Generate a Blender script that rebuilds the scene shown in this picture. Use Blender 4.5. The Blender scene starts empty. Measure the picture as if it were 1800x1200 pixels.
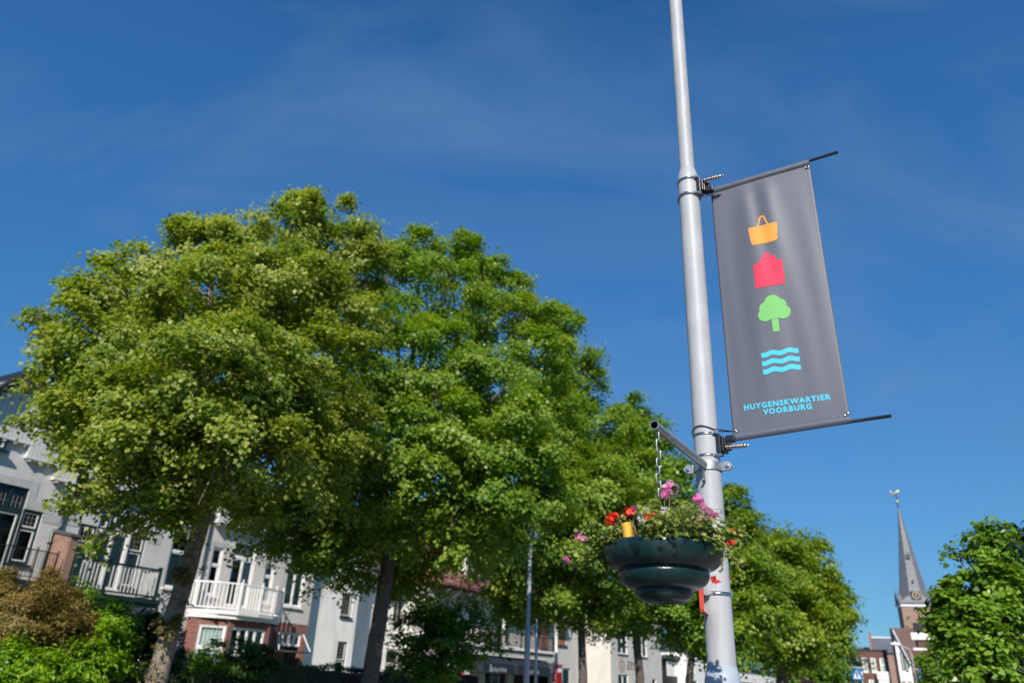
import bpy, bmesh, math, random
import numpy as np
from mathutils import Vector, Matrix

random.seed(7); RNG = np.random.default_rng(11)
C = bpy.context.scene.collection
sc = bpy.context.scene
rad = math.radians

# ------------------------------------------------------------------ camera
FPX = 1303.0                      # focal length in pixels of an 1800 px wide picture
_Z = np.array([130.0, 2855.0, -FPX]); _Z /= np.linalg.norm(_Z)
_f = np.array([0, 0, -1.0]); _Y = _f - _f.dot(_Z) * _Z; _Y /= np.linalg.norm(_Y)
_X = np.cross(_Y, _Z); RC = np.array([_X, _Y, _Z]); EYE = np.array([0, 0, 1.6])
cam_d = bpy.data.cameras.new('camera'); cam = bpy.data.objects.new('camera', cam_d); C.objects.link(cam)
cam.matrix_world = Matrix.Translation(EYE) @ Matrix(RC.tolist()).to_4x4()
cam_d.sensor_width = 36; cam_d.lens = FPX / 1800 * 36; cam_d.clip_start = 0.05; cam_d.clip_end = 3000
cam_d.dof.use_dof = True; cam_d.dof.focus_distance = 4.1; cam_d.dof.aperture_fstop = 2.0
sc.camera = cam
# ------------------------------------------------------------------ light
SUN_AZ = rad(5.0 + 180.0)        # clockwise from +Y
SUN_EL = rad(35.0)
w = bpy.data.worlds.new('World'); sc.world = w; w.use_nodes = True
nt = w.node_tree; nt.nodes.clear()
out = nt.nodes.new('ShaderNodeOutputWorld'); bg = nt.nodes.new('ShaderNodeBackground')
sky = nt.nodes.new('ShaderNodeTexSky'); sky.sky_type = 'NISHITA'; sky.sun_disc = False
sky.sun_elevation = SUN_EL; sky.sun_rotation = SUN_AZ; sky.altitude = 300
sky.air_density = 1.0; sky.dust_density = 0.25; sky.ozone_density = 2.4
hsv = nt.nodes.new('ShaderNodeHueSaturation'); hsv.inputs['Saturation'].default_value = 1.0
gm = nt.nodes.new('ShaderNodeGamma'); gm.inputs['Gamma'].default_value = 0.75
ml = nt.nodes.new('ShaderNodeMix'); ml.data_type = 'RGBA'; ml.blend_type = 'MULTIPLY'; ml.inputs['Factor'].default_value = 1
ml.inputs['B'].default_value = (0.62, 1.09, 1.52, 1)
tc = nt.nodes.new('ShaderNodeTexCoord'); mp = nt.nodes.new('ShaderNodeMapping')
mp.inputs['Scale'].default_value = (1.2, 4.2, 3.2); mp.inputs['Rotation'].default_value = (0.3, 0.5, 0.6)
nz = nt.nodes.new('ShaderNodeTexNoise'); nz.inputs['Scale'].default_value = 1.6; nz.inputs['Detail'].default_value = 7
nz.inputs['Roughness'].default_value = 0.52; nz.inputs['Distortion'].default_value = 0.5
mr = nt.nodes.new('ShaderNodeMapRange'); mr.inputs['From Min'].default_value = 0.45; mr.inputs['From Max'].default_value = 0.8
mr.inputs['To Max'].default_value = 0.40
mx = nt.nodes.new('ShaderNodeMix'); mx.data_type = 'RGBA'
L = nt.links.new
L(sky.outputs[0], hsv.inputs['Color']); L(tc.outputs['Generated'], mp.inputs[0]); L(mp.outputs[0], nz.inputs['Vector'])
L(nz.outputs['Fac'], mr.inputs['Value']); L(mr.outputs[0], mx.inputs['Factor'])
sx = nt.nodes.new('ShaderNodeSeparateXYZ'); L(tc.outputs['Generated'], sx.inputs[0])   # deeper blue overhead, paler low down
gr = nt.nodes.new('ShaderNodeValToRGB'); ge = gr.color_ramp.elements; ge.new(0.45); ge.new(0.68)
for e_, (p_, c_) in zip(ge, ((0.10, (.50, .60, .62)), (0.45, (.44, .66, .765)), (0.68, (.39, .665, .81)), (0.80, (.27, .54, .70)))): e_.position = p_; e_.color = c_ + (1,)
L(sx.outputs['Z'], gr.inputs[0]); mg = nt.nodes.new('ShaderNodeMix'); mg.data_type = 'RGBA'; mg.blend_type = 'MULTIPLY'; mg.inputs['Factor'].default_value = 1
L(gr.outputs[0], mg.inputs['A']); mg.inputs['B'].default_value = (0.62 * 1.6, 1.09 * 1.6, 1.52 * 1.6, 1); L(mg.outputs['Result'], ml.inputs['B'])
L(hsv.outputs[0], gm.inputs[0]); L(gm.outputs[0], ml.inputs['A']); L(ml.outputs['Result'], mx.inputs['A']); mx.inputs['B'].default_value = (1.7, 3.0, 5.2, 1)
L(mx.outputs['Result'], bg.inputs['Color']); bg.inputs['Strength'].default_value = 0.088
L(bg.outputs[0], out.inputs[0])
sl = bpy.data.lights.new('sun', 'SUN'); so = bpy.data.objects.new('sun', sl); C.objects.link(so)
sl.energy = 5.0; sl.angle = rad(0.5); sl.color = (1.0, 0.935, 0.84)
sd = Vector((math.sin(SUN_AZ) * math.cos(SUN_EL), math.cos(SUN_AZ) * math.cos(SUN_EL), math.sin(SUN_EL)))
so.rotation_euler = sd.to_track_quat('Z', 'Y').to_euler()
sc.view_settings.view_transform = 'Standard'; sc.view_settings.look = 'None'
sc.view_settings.exposure = 0.2; sc.view_settings.gamma = 1.0
sc.cycles.max_bounces = 10; sc.cycles.transparent_max_bounces = 8; sc.cycles.diffuse_bounces = 7; sc.cycles.transmission_bounces = 7

# ------------------------------------------------------------------ measuring helpers
def ray(px, py):
    d = RC @ np.array([px - 900.0, -(py - 600.0), -FPX]); return d / np.linalg.norm(d)
def at(px, py, r):                # point seen at a pixel, r metres away on the ground plan
    d = ray(px, py); return Vector((EYE + d * r / np.hypot(d[0], d[1])).tolist())
TH = rad(30.0)
D = Vector((math.sin(TH), math.cos(TH), 0)); N = Vector((math.cos(TH), -math.sin(TH), 0))   # along / across the street
def SW(s, n, z=0.0): return D * s + N * n + Vector((0, 0, z))
K = 27.0 / 21.0
def fs(s, d=0.0): return s * (27.0 - d) / 21.0
def fz(z, d=0.0): return 1.6 + (z - 1.6) * (27.0 - d) / 21.0

# ------------------------------------------------------------------ materials
MATS = {}
def newmat(name):
    m = bpy.data.materials.new(name); m.use_nodes = True
    MATS[name] = m; return m, m.node_tree, m.node_tree.nodes['Principled BSDF']
def mat(name, col, rough=0.6, metal=0.0, var=0.12, vscale=6.0, bump=0.0, bscale=60.0, spec=0.5, dark=None, dthr=0.62):
    m, t, b = newmat(name)
    b.inputs['Roughness'].default_value = rough; b.inputs['Metallic'].default_value = metal
    b.inputs['Specular IOR Level'].default_value = spec
    co = t.nodes.new('ShaderNodeTexCoord'); n = t.nodes.new('ShaderNodeTexNoise')
    n.inputs['Scale'].default_value = vscale; n.inputs['Detail'].default_value = 6
    t.links.new(co.outputs['Object'], n.inputs['Vector'])
    r = t.nodes.new('ShaderNodeValToRGB')
    r.color_ramp.elements[0].position = 0.3; r.color_ramp.elements[1].position = 0.7
    r.color_ramp.elements[0].color = tuple(c * (1 - var) for c in col) + (1,)
    r.color_ramp.elements[1].color = tuple(min(1, c * (1 + var)) for c in col) + (1,)
    t.links.new(n.outputs['Fac'], r.inputs[0]); last = r.outputs[0]
    if dark:
        n3 = t.nodes.new('ShaderNodeTexNoise'); n3.inputs['Scale'].default_value = vscale * 0.6; n3.inputs['Detail'].default_value = 8
        mp_ = t.nodes.new('ShaderNodeMapping'); mp_.inputs['Scale'].default_value = (3, 3, 0.5); mp_.inputs['Location'].default_value = (3, 7, 1)
        t.links.new(co.outputs['Object'], mp_.inputs[0]); t.links.new(mp_.outputs[0], n3.inputs['Vector'])
        r3 = t.nodes.new('ShaderNodeMapRange'); r3.inputs['From Min'].default_value = dthr - 0.1; r3.inputs['From Max'].default_value = dthr + 0.1
        r3.inputs['To Max'].default_value = 0.6
        t.links.new(n3.outputs['Fac'], r3.inputs['Value'])
        mm = t.nodes.new('ShaderNodeMix'); mm.data_type = 'RGBA'; mm.inputs['B'].default_value = dark + (1,)
        t.links.new(r3.outputs[0], mm.inputs['Factor']); t.links.new(last, mm.inputs['A']); last = mm.outputs['Result']
    t.links.new(last, b.inputs['Base Color'])
    if bump:
        n2 = t.nodes.new('ShaderNodeTexNoise'); n2.inputs['Scale'].default_value = bscale; n2.inputs['Detail'].default_value = 5
        t.links.new(co.outputs['Object'], n2.inputs['Vector'])
        bp = t.nodes.new('ShaderNodeBump'); bp.inputs['Strength'].default_value = bump; bp.inputs['Distance'].default_value = 0.02
        t.links.new(n2.outputs['Fac'], bp.inputs['Height']); t.links.new(bp.outputs[0], b.inputs['Normal'])
    return m
def brick(name, c1, c2, mortar, scale=1.0, bw=0.21, rh=0.065, axis='XZ', rough=0.85):
    m, t, b = newmat(name); b.inputs['Roughness'].default_value = rough
    co = t.nodes.new('ShaderNodeTexCoord'); sp = t.nodes.new('ShaderNodeSeparateXYZ'); cb = t.nodes.new('ShaderNodeCombineXYZ')
    ad = t.nodes.new('ShaderNodeMath'); ad.operation = 'ADD'
    t.links.new(co.outputs['Object'], sp.inputs[0]); t.links.new(sp.outputs['X'], ad.inputs[0]); t.links.new(sp.outputs['Y'], ad.inputs[1])
    t.links.new(ad.outputs[0], cb.inputs['X']); t.links.new(sp.outputs['Z'], cb.inputs['Y'])
    k = t.nodes.new('ShaderNodeTexBrick'); k.inputs['Scale'].default_value = scale
    k.inputs['Brick Width'].default_value = bw; k.inputs['Row Height'].default_value = rh; k.inputs['Mortar Size'].default_value = 0.008
    k.inputs['Color1'].default_value = c1 + (1,); k.inputs['Color2'].default_value = c2 + (1,); k.inputs['Mortar'].default_value = mortar + (1,)
    t.links.new(cb.outputs[0], k.inputs['Vector'])
    n = t.nodes.new('ShaderNodeTexNoise'); n.inputs['Scale'].default_value = 2.5; n.inputs['Detail'].default_value = 6
    t.links.new(co.outputs['Object'], n.inputs['Vector'])
    mm = t.nodes.new('ShaderNodeMix'); mm.data_type = 'RGBA'; mm.blend_type = 'MULTIPLY'; mm.inputs['Factor'].default_value = 0.5
    t.links.new(k.outputs['Color'], mm.inputs['A']); t.links.new(n.outputs['Fac'], mm.inputs['B'])
    g = t.nodes.new('ShaderNodeGamma'); g.inputs['Gamma'].default_value = 0.88
    t.links.new(mm.outputs['Result'], g.inputs[0]); t.links.new(g.outputs[0], b.inputs['Base Color'])
    bp = t.nodes.new('ShaderNodeBump'); bp.inputs['Strength'].default_value = 0.5; bp.inputs['Distance'].default_value = 0.01
    bp.invert = True
    t.links.new(k.outputs['Fac'], bp.inputs['Height']); t.links.new(bp.outputs[0], b.inputs['Normal'])
    return m
def leafmat(name, stops, gloss=0.42, trans=0.35, spec=0.4):
    m, t, b = newmat(name)
    a = t.nodes.new('ShaderNodeAttribute'); a.attribute_name = 'tint'
    r = t.nodes.new('ShaderNodeValToRGB'); e = r.color_ramp.elements
    while len(e) < len(stops): e.new(0.5)
    for i, (p, c) in enumerate(stops): e[i].position = p; e[i].color = c + (1,)
    t.links.new(a.outputs['Fac'], r.inputs[0]); t.links.new(r.outputs[0], b.inputs['Base Color'])
    b.inputs['Roughness'].default_value = gloss; b.inputs['Specular IOR Level'].default_value = spec
    tr = t.nodes.new('ShaderNodeBsdfTranslucent'); ms = t.nodes.new('ShaderNodeMixShader'); ms.inputs[0].default_value = trans
    hs = t.nodes.new('ShaderNodeHueSaturation'); hs.inputs['Hue'].default_value = 0.497; hs.inputs['Saturation'].default_value = 1.15; hs.inputs['Value'].default_value = 1.25
    t.links.new(r.outputs[0], hs.inputs['Color']); t.links.new(hs.outputs[0], tr.inputs['Color'])
    o = t.nodes['Material Output']; t.links.new(b.outputs[0], ms.inputs[1]); t.links.new(tr.outputs[0], ms.inputs[2]); t.links.new(ms.outputs[0], o.inputs[0])
    return m
def glassmat(name):
    m, t, b = newmat(name); t.nodes.remove(b)
    g = t.nodes.new('ShaderNodeBsdfGlossy'); g.inputs['Roughness'].default_value = 0.03
    tr = t.nodes.new('ShaderNodeBsdfTransparent'); tr.inputs[0].default_value = (0.8, 0.84, 0.83, 1)
    f = t.nodes.new('ShaderNodeFresnel'); f.inputs[0].default_value = 1.36
    ms = t.nodes.new('ShaderNodeMixShader'); o = t.nodes['Material Output']
    t.links.new(f.outputs[0], ms.inputs[0]); t.links.new(tr.outputs[0], ms.inputs[1]); t.links.new(g.outputs[0], ms.inputs[2]); t.links.new(ms.outputs[0], o.inputs[0])
    return m

M_POLE = mat('pole_paint', (0.395, 0.405, 0.43), 0.5, 0.0, 0.07, 9, 0.06, 90, 0.45, dark=(0.30, 0.30, 0.29), dthr=0.62)
M_POLE2 = mat('pole_paint_base', (0.36, 0.41, 0.48), 0.5, 0.0, 0.06, 8, 0.05, 90)
M_STEEL = mat('stainless_steel', (0.62, 0.62, 0.62), 0.22, 1.0, 0.06, 20)
M_BRASS = mat('spring_steel', (0.60, 0.50, 0.40), 0.3, 1.0, 0.1, 30)
M_GALV = mat('galvanised_steel', (0.42, 0.44, 0.46), 0.42, 0.85, 0.22, 30, 0.1, 120)
M_BLACKM = mat('black_metal', (0.012, 0.013, 0.015), 0.35, 0.0, 0.2, 20)
M_BOWL = mat('green_plastic', (0.0035, 0.021, 0.022), 0.27, 0.0, 0.35, 14, 0.08, 150, 0.5, dark=(0.035, 0.048, 0.045), dthr=0.60)
M_HOSE = mat('yellow_plastic', (0.75, 0.46, 0.06), 0.45, 0.0, 0.05)
M_RED = mat('red_paint', (0.50, 0.05, 0.03), 0.4)
M_WHITE = mat('white_paint', (0.78, 0.77, 0.74), 0.5, 0, 0.05, 3)
M_STUCCO = mat('grey_stucco', (0.57, 0.555, 0.545), 0.85, 0, 0.08, 1.6, 0.25, 40, dark=(0.46, 0.44, 0.42), dthr=0.62)
M_STUCCOB = brick('grey_painted_brick', (0.55, 0.54, 0.53), (0.59, 0.58, 0.57), (0.45, 0.44, 0.43))
M_STUCCOC = mat('warm_stucco', (0.60, 0.57, 0.53), 0.85, 0, 0.08, 1.6, 0.25, 40, dark=(0.48, 0.45, 0.41), dthr=0.62)
M_WSTUC = mat('white_stucco', (0.88, 0.86, 0.82), 0.85, 0, 0.05, 1.2, 0.15, 30, dark=(0.58, 0.56, 0.52), dthr=0.62)
M_FSTUC = mat('offwhite_stucco', (0.63, 0.60, 0.55), 0.85, 0, 0.07, 1.2, 0.15, 30, dark=(0.48, 0.45, 0.40), dthr=0.6)
M_CLAD = mat('white_cladding', (0.62, 0.61, 0.60), 0.6, 0, 0.05, 2)
M_GREENP = mat('dark_green_paint', (0.012, 0.03, 0.032), 0.3, 0, 0.15, 4)
M_DARKRF = mat('dark_roof', (0.009, 0.008, 0.009), 0.6, 0, 0.3, 5)
M_LEAD = mat('lead_sheet', (0.10, 0.105, 0.12), 0.5, 0.3, 0.2, 4)
M_BRICKA = brick('old_brick', (0.34, 0.17, 0.10), (0.26, 0.10, 0.07), (0.32, 0.26, 0.2))
M_BRICKR = brick('red_brick', (0.27, 0.075, 0.045), (0.19, 0.05, 0.035), (0.30, 0.22, 0.19))
M_BRICKT = brick('tower_brick', (0.36, 0.22, 0.17), (0.29, 0.16, 0.12), (0.38, 0.3, 0.26), bw=0.5, rh=0.16)
M_BRICKH = brick('brown_brick', (0.16, 0.055, 0.04), (0.12, 0.04, 0.03), (0.16, 0.1, 0.09))
M_TILE = brick('red_roof_tile', (0.32, 0.09, 0.07), (0.24, 0.06, 0.05), (0.08, 0.03, 0.03), bw=0.24, rh=0.22, rough=0.5)
M_GLASS = glassmat('window_glass')
M_ROOM = mat('dark_room', (0.02, 0.018, 0.016), 0.9, 0, 0.4, 1.5)
M_BROWNR = mat('brown_glass', (0.13, 0.08, 0.05), 0.4, 0, 0.4, 3)
M_CURT = mat('net_curtain', (0.80, 0.82, 0.80), 0.9, 0, 0.1, 3)
M_CURTY = mat('yellow_glass', (0.45, 0.26, 0.03), 0.3, 0, 0.35, 6)
M_LEADED = mat('lead_came', (0.30, 0.28, 0.26), 0.6)
M_AWN = mat('navy_awning', (0.011, 0.018, 0.028), 0.7, 0, 0.12, 3)
M_AWNTXT = mat('awning_print', (0.45, 0.5, 0.52), 0.7)
M_SHUT = mat('orange_shutter', (0.42, 0.17, 0.07), 0.7, 0, 0.15, 5)
M_MAROON = mat('maroon_cloth', (0.30, 0.02, 0.045), 0.7, 0, 0.15, 5)
M_SLATE = brick('slate', (0.115, 0.122, 0.15), (0.145, 0.152, 0.18), (0.08, 0.085, 0.10), bw=0.9, rh=0.45, rough=0.5)
M_GOLD = mat('gilding', (0.6, 0.5, 0.3), 0.45, 0.4)
M_BARK = mat('bark', (0.21, 0.165, 0.13), 0.95, 0, 0.35, 12, 0.9, 22)
M_BARKD = mat('dark_bark', (0.10, 0.083, 0.07), 0.95, 0, 0.3, 12, 0.8, 22)
M_TWIG = mat('green_stem', (0.30, 0.26, 0.12), 0.6)
M_ASPH = mat('asphalt', (0.05, 0.05, 0.052), 0.9, 0, 0.2, 3, 0.2, 80)
M_PAVE = brick('paving', (0.22, 0.2, 0.19), (0.26, 0.23, 0.21), (0.12, 0.11, 0.1), bw=0.3, rh=0.3)
M_GRASS = mat('lawn', (0.05, 0.08, 0.02), 0.95, 0, 0.4, 2, 0.5, 60)
M_BLUE = mat('sign_blue', (0.03, 0.16, 0.55), 0.4)
M_SIGNW = mat('sign_white', (0.75, 0.78, 0.8), 0.4)
M_MIXTILE = brick('patched_tile', (0.22, 0.12, 0.09), (0.16, 0.09, 0.08), (0.1, 0.06, 0.05), bw=0.3, rh=0.3)
M_OTILE = mat('new_orange_tile', (0.6, 0.17, 0.06), 0.6)
M_BLACKT = mat('black_cladding', (0.015, 0.014, 0.017), 0.5)
LG = (0.055, 0.115, 0.012)
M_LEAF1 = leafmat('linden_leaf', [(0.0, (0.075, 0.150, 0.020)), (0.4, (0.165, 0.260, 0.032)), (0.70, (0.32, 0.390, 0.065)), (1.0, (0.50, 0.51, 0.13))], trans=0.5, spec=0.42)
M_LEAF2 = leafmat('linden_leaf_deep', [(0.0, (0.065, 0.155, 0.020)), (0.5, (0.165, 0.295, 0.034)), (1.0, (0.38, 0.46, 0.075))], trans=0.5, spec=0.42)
M_LEAF3 = leafmat('linden_leaf_warm', [(0.0, (0.05, 0.12, 0.01)), (0.5, (0.16, 0.275, 0.018)), (1.0, (0.36, 0.43, 0.04))], trans=0.42)
M_LEAFY = leafmat('young_leaf', [(0.0, (0.045, 0.12, 0.012)), (0.5, (0.125, 0.25, 0.020)), (1.0, (0.30, 0.43, 0.05))], 0.35)
M_LEAFD = leafmat('bluegreen_leaf', [(0.0, (0.008, 0.03, 0.014)), (1.0, (0.025, 0.075, 0.035))], 0.45, 0.15)
M_LEAFR = leafmat('maple_leaf', [(0.0, (0.10, 0.085, 0.020)), (0.65, (0.25, 0.205, 0.045)), (1.0, (0.38, 0.22, 0.10))], 0.5)
M_LAUREL = leafmat('laurel_leaf', [(0.0, (0.06, 0.15, 0.008)), (0.5, (0.17, 0.33, 0.012)), (1.0, (0.34, 0.52, 0.03))], 0.36, 0.35, 0.45)
M_HEDGE = leafmat('hedge_leaf', [(0.0, (0.02, 0.055, 0.010)), (1.0, (0.07, 0.15, 0.03))], 0.5)
M_PHEDGE = leafmat('purple_leaf', [(0.0, (0.015, 0.010, 0.014)), (1.0, (0.05, 0.03, 0.04))], 0.5)
M_RHODO = leafmat('rhododendron_leaf', [(0.0, (0.008, 0.03, 0.008)), (0.8, (0.03, 0.08, 0.02)), (1.0, (0.3, 0.12, 0.08))], 0.25, 0.15, 0.6)
M_SPROUT = leafmat('sprout_leaf', [(0.0, (0.07, 0.12, 0.02)), (0.4, (0.14, 0.17, 0.03)), (1.0, (0.32, 0.17, 0.10))], 0.5)
M_GERA = leafmat('geranium_leaf', [(0.0, (0.045, 0.095, 0.010)), (0.5, (0.17, 0.25, 0.030)), (0.85, (0.42, 0.44, 0.11)), (1.0, (0.50, 0.36, 0.16))], 0.42, 0.3)
def petal(name, c1, c2): return leafmat(name, [(0.0, c1), (1.0, c2)], 0.5, 0.4)
M_PINK = petal('pink_petal', (0.80, 0.20, 0.48), (0.92, 0.72, 0.84))
M_MAG = petal('magenta_petal', (0.68, 0.07, 0.36), (0.85, 0.40, 0.64))
M_REDP = petal('red_petal', (0.75, 0.03, 0.02), (0.85, 0.12, 0.06))
M_WHP = petal('white_petal', (0.65, 0.6, 0.68), (0.85, 0.82, 0.88))

# ------------------------------------------------------------------ object helpers
def tag(o, label=None, cat=None, group=None, kind=None):
    if label: o['label'] = label
    if cat: o['category'] = cat
    if group: o['group'] = group
    if kind: o['kind'] = kind
    return o
def thing(name, label, cat, loc=(0, 0, 0), rz=0.0, group=None):
    o = bpy.data.objects.new(name, None); C.objects.link(o); o.location = loc; o.rotation_euler = (0, 0, rz)
    o.empty_display_size = 0.2
    return tag(o, label, cat, group)
class MB:
    def __init__(s): s.v = []; s.f = []; s.m = []; s.mats = []; s.smooth = []
    def mi(s, m):
        if m not in s.mats: s.mats.append(m)
        return s.mats.index(m)
    def add(s, vs, fs_, m, smooth=False):
        b = len(s.v); s.v += [tuple(v) for v in vs]; i = s.mi(m)
        for f in fs_: s.f.append([b + k for k in f]); s.m.append(i); s.smooth.append(smooth)
    def box(s, x0, x1, y0, y1, z0, z1, m):
        if x0 > x1: x0, x1 = x1, x0
        if y0 > y1: y0, y1 = y1, y0
        if z0 > z1: z0, z1 = z1, z0
        v = [(x, y, z) for z in (z0, z1) for y in (y0, y1) for x in (x0, x1)]
        s.add(v, [(0, 2, 3, 1), (4, 5, 7, 6), (0, 1, 5, 4), (2, 6, 7, 3), (0, 4, 6, 2), (1, 3, 7, 5)], m); return s
    def bar(s, a, b, wd, ht, m):      # box from a to b, width sideways, height along z-ish
        a = Vector(a); b = Vector(b); d = (b - a).normalized(); up = Vector((0, 0, 1))
        if abs(d.z) > 0.95: up = Vector((0, 1, 0))
        r = d.cross(up).normalized() * wd / 2; u = r.cross(d).normalized() * ht / 2
        v = [p + i * r + j * u for p in (a, b) for i in (-1, 1) for j in (-1, 1)]
        s.add(v, [(0, 1, 3, 2), (4, 6, 7, 5), (0, 4, 5, 1), (2, 3, 7, 6), (0, 2, 6, 4), (1, 5, 7, 3)], m); return s
    def prism(s, pts, y0, y1, m):     # polygon in XZ pushed along Y
        n = len(pts); v = [(x, y0, z) for x, z in pts] + [(x, y1, z) for x, z in pts]
        s.add(v, [tuple(range(n)), tuple(range(2 * n - 1, n - 1, -1))] + [(i, n + i, n + (i + 1) % n, (i + 1) % n)[::-1] for i in range(n)], m); return s
    def plan(s, pts, z0, z1, m):      # polygon in XY pushed up
        n = len(pts); v = [(x, y, z0) for x, y in pts] + [(x, y, z1) for x, y in pts]
        s.add(v, [tuple(range(n))[::-1], tuple(range(n, 2 * n))] + [(i, (i + 1) % n, n + (i + 1) % n, n + i) for i in range(n)], m); return s
    def tube(s, pts, rs, m, seg=10, cap=True, noise=0.0, smooth=True):
        pts = [Vector(p) for p in pts]
        if not hasattr(rs, '__len__'): rs = [rs] * len(pts)
        v = []; ref = None
        for i, p in enumerate(pts):
            d = (pts[min(i + 1, len(pts) - 1)] - pts[max(i - 1, 0)]).normalized()
            if ref is None: ref = d.orthogonal().normalized()
            ref = (ref - d * ref.dot(d)).normalized(); b2 = d.cross(ref)
            for k in range(seg):
                a = 2 * math.pi * k / seg; r = rs[i] * (1 + noise * (random.random() - 0.5))
                v.append(p + (ref * math.cos(a) + b2 * math.sin(a)) * r)
        f = [(i * seg + k, i * seg + (k + 1) % seg, (i + 1) * seg + (k + 1) % seg, (i + 1) * seg + k) for i in range(len(pts) - 1) for k in range(seg)]
        if cap: f += [tuple(range(seg))[::-1], tuple(range((len(pts) - 1) * seg, len(pts) * seg))]
        s.add(v, f, m, smooth); return s
    def lathe(s, prof, m, seg=48, c=(0, 0, 0), smooth=True):
        v = [(c[0] + r * math.cos(2 * math.pi * k / seg), c[1] + r * math.sin(2 * math.pi * k / seg), c[2] + z) for r, z in prof for k in range(seg)]
        f = [(i * seg + k, i * seg + (k + 1) % seg, (i + 1) * seg + (k + 1) % seg, (i + 1) * seg + k) for i in range(len(prof) - 1) for k in range(seg)]
        s.add(v, f, m, smooth); return s
    def build(s, name, parent=None, loc=None, bevel=0.0):
        me = bpy.data.meshes.new(name); me.from_pydata(s.v, [], s.f)
        for m in s.mats: me.materials.append(m)
        me.polygons.foreach_set('material_index', s.m); me.polygons.foreach_set('use_smooth', s.smooth)
        me.update(); o = bpy.data.objects.new(name, me); C.objects.link(o)
        if parent: o.parent = parent
        if loc is not None: o.location = loc
        if bevel:
            b = o.modifiers.new('bevel', 'BEVEL'); b.width = bevel; b.segments = 2; b.limit_method = 'ANGLE'
        return o
def struct(o): o['kind'] = 'structure'; return o

# ------------------------------------------------------------------ foliage
def unit(a): return a / np.maximum(np.linalg.norm(a, axis=-1, keepdims=True), 1e-9)
DIAMOND = np.array([[0, 0, 0], [0.42, 0.42, 0.10], [1.0, 0, -0.12], [0.42, -0.42, 0.10]])
LOBED = np.array([[0, 0, 0], [-0.18, 0.42, .08], [0.30, 0.30, .02], [0.38, 0.62, .12], [0.62, 0.24, .02], [1.0, 0, -.12],
                  [0.62, -0.24, .02], [0.38, -0.62, .12], [0.30, -0.30, .02], [-0.18, -0.42, .08]])
HEART = np.array([[0, 0, 0], [-0.12, 0.24, .05], [0.10, 0.44, .10], [0.45, 0.42, .10], [0.80, 0.18, .0], [1.05, 0, -.12], [0.80, -0.18, .0], [0.45, -0.42, .10], [0.10, -0.44, .10], [-0.12, -0.24, .05]])
IVY = np.array([[0, 0, 0], [-.15, .26, .05], [.12, .33, .06], [.26, .56, .10], [.52, .33, .04], [.78, .38, .05], [.82, .12, -.02], [1, 0, -.10], [.82, -.12, -.02], [.78, -.38, .05], [.52, -.33, .04], [.26, -.56, .10], [.12, -.33, .06], [-.15, -.26, .05]])
LONG = np.array([[0, 0, 0], [0.45, 0.17, 0.05], [1.0, 0, -0.12], [0.45, -0.17, 0.05]])
def leaf_mesh(name, cen, nor, size, tint, m, shape=DIAMOND, parent=None, base=(0, 0, 0), kind=None, out=None):
    n = len(cen); nor = unit(nor)
    t = RNG.normal(size=(n, 3))
    if out is not None: t = t * 0.7 + out
    t[:, 2] -= 0.35
    t = unit(t - nor * np.sum(t * nor, 1, keepdims=True)); b = np.cross(nor, t)
    sh = shape[None] * size[:, None, None]; sh = sh - np.array([0.4, 0, 0]) * size[:, None, None]
    v = cen[:, None] + t[:, None] * sh[..., 0:1] + b[:, None] * sh[..., 1:2] + nor[:, None] * sh[..., 2:3]
    v = (v - np.array(base)).reshape(-1, 3).astype(np.float32); k = len(shape)
    me = bpy.data.meshes.new(name); me.vertices.add(n * k); me.vertices.foreach_set('co', v.ravel())
    me.loops.add(n * k); me.loops.foreach_set('vertex_index', np.arange(n * k, dtype=np.int32))
    me.polygons.add(n); me.polygons.foreach_set('loop_start', np.arange(0, n * k, k, dtype=np.int32))
    me.update(calc_edges=True)
    at_ = me.attributes.new('tint', 'FLOAT', 'POINT'); at_.data.foreach_set('value', np.repeat(tint, k).astype(np.float32))
    me.materials.append(m); o = bpy.data.objects.new(name, me); C.objects.link(o)
    if parent: o.parent = parent
    return o
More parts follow.
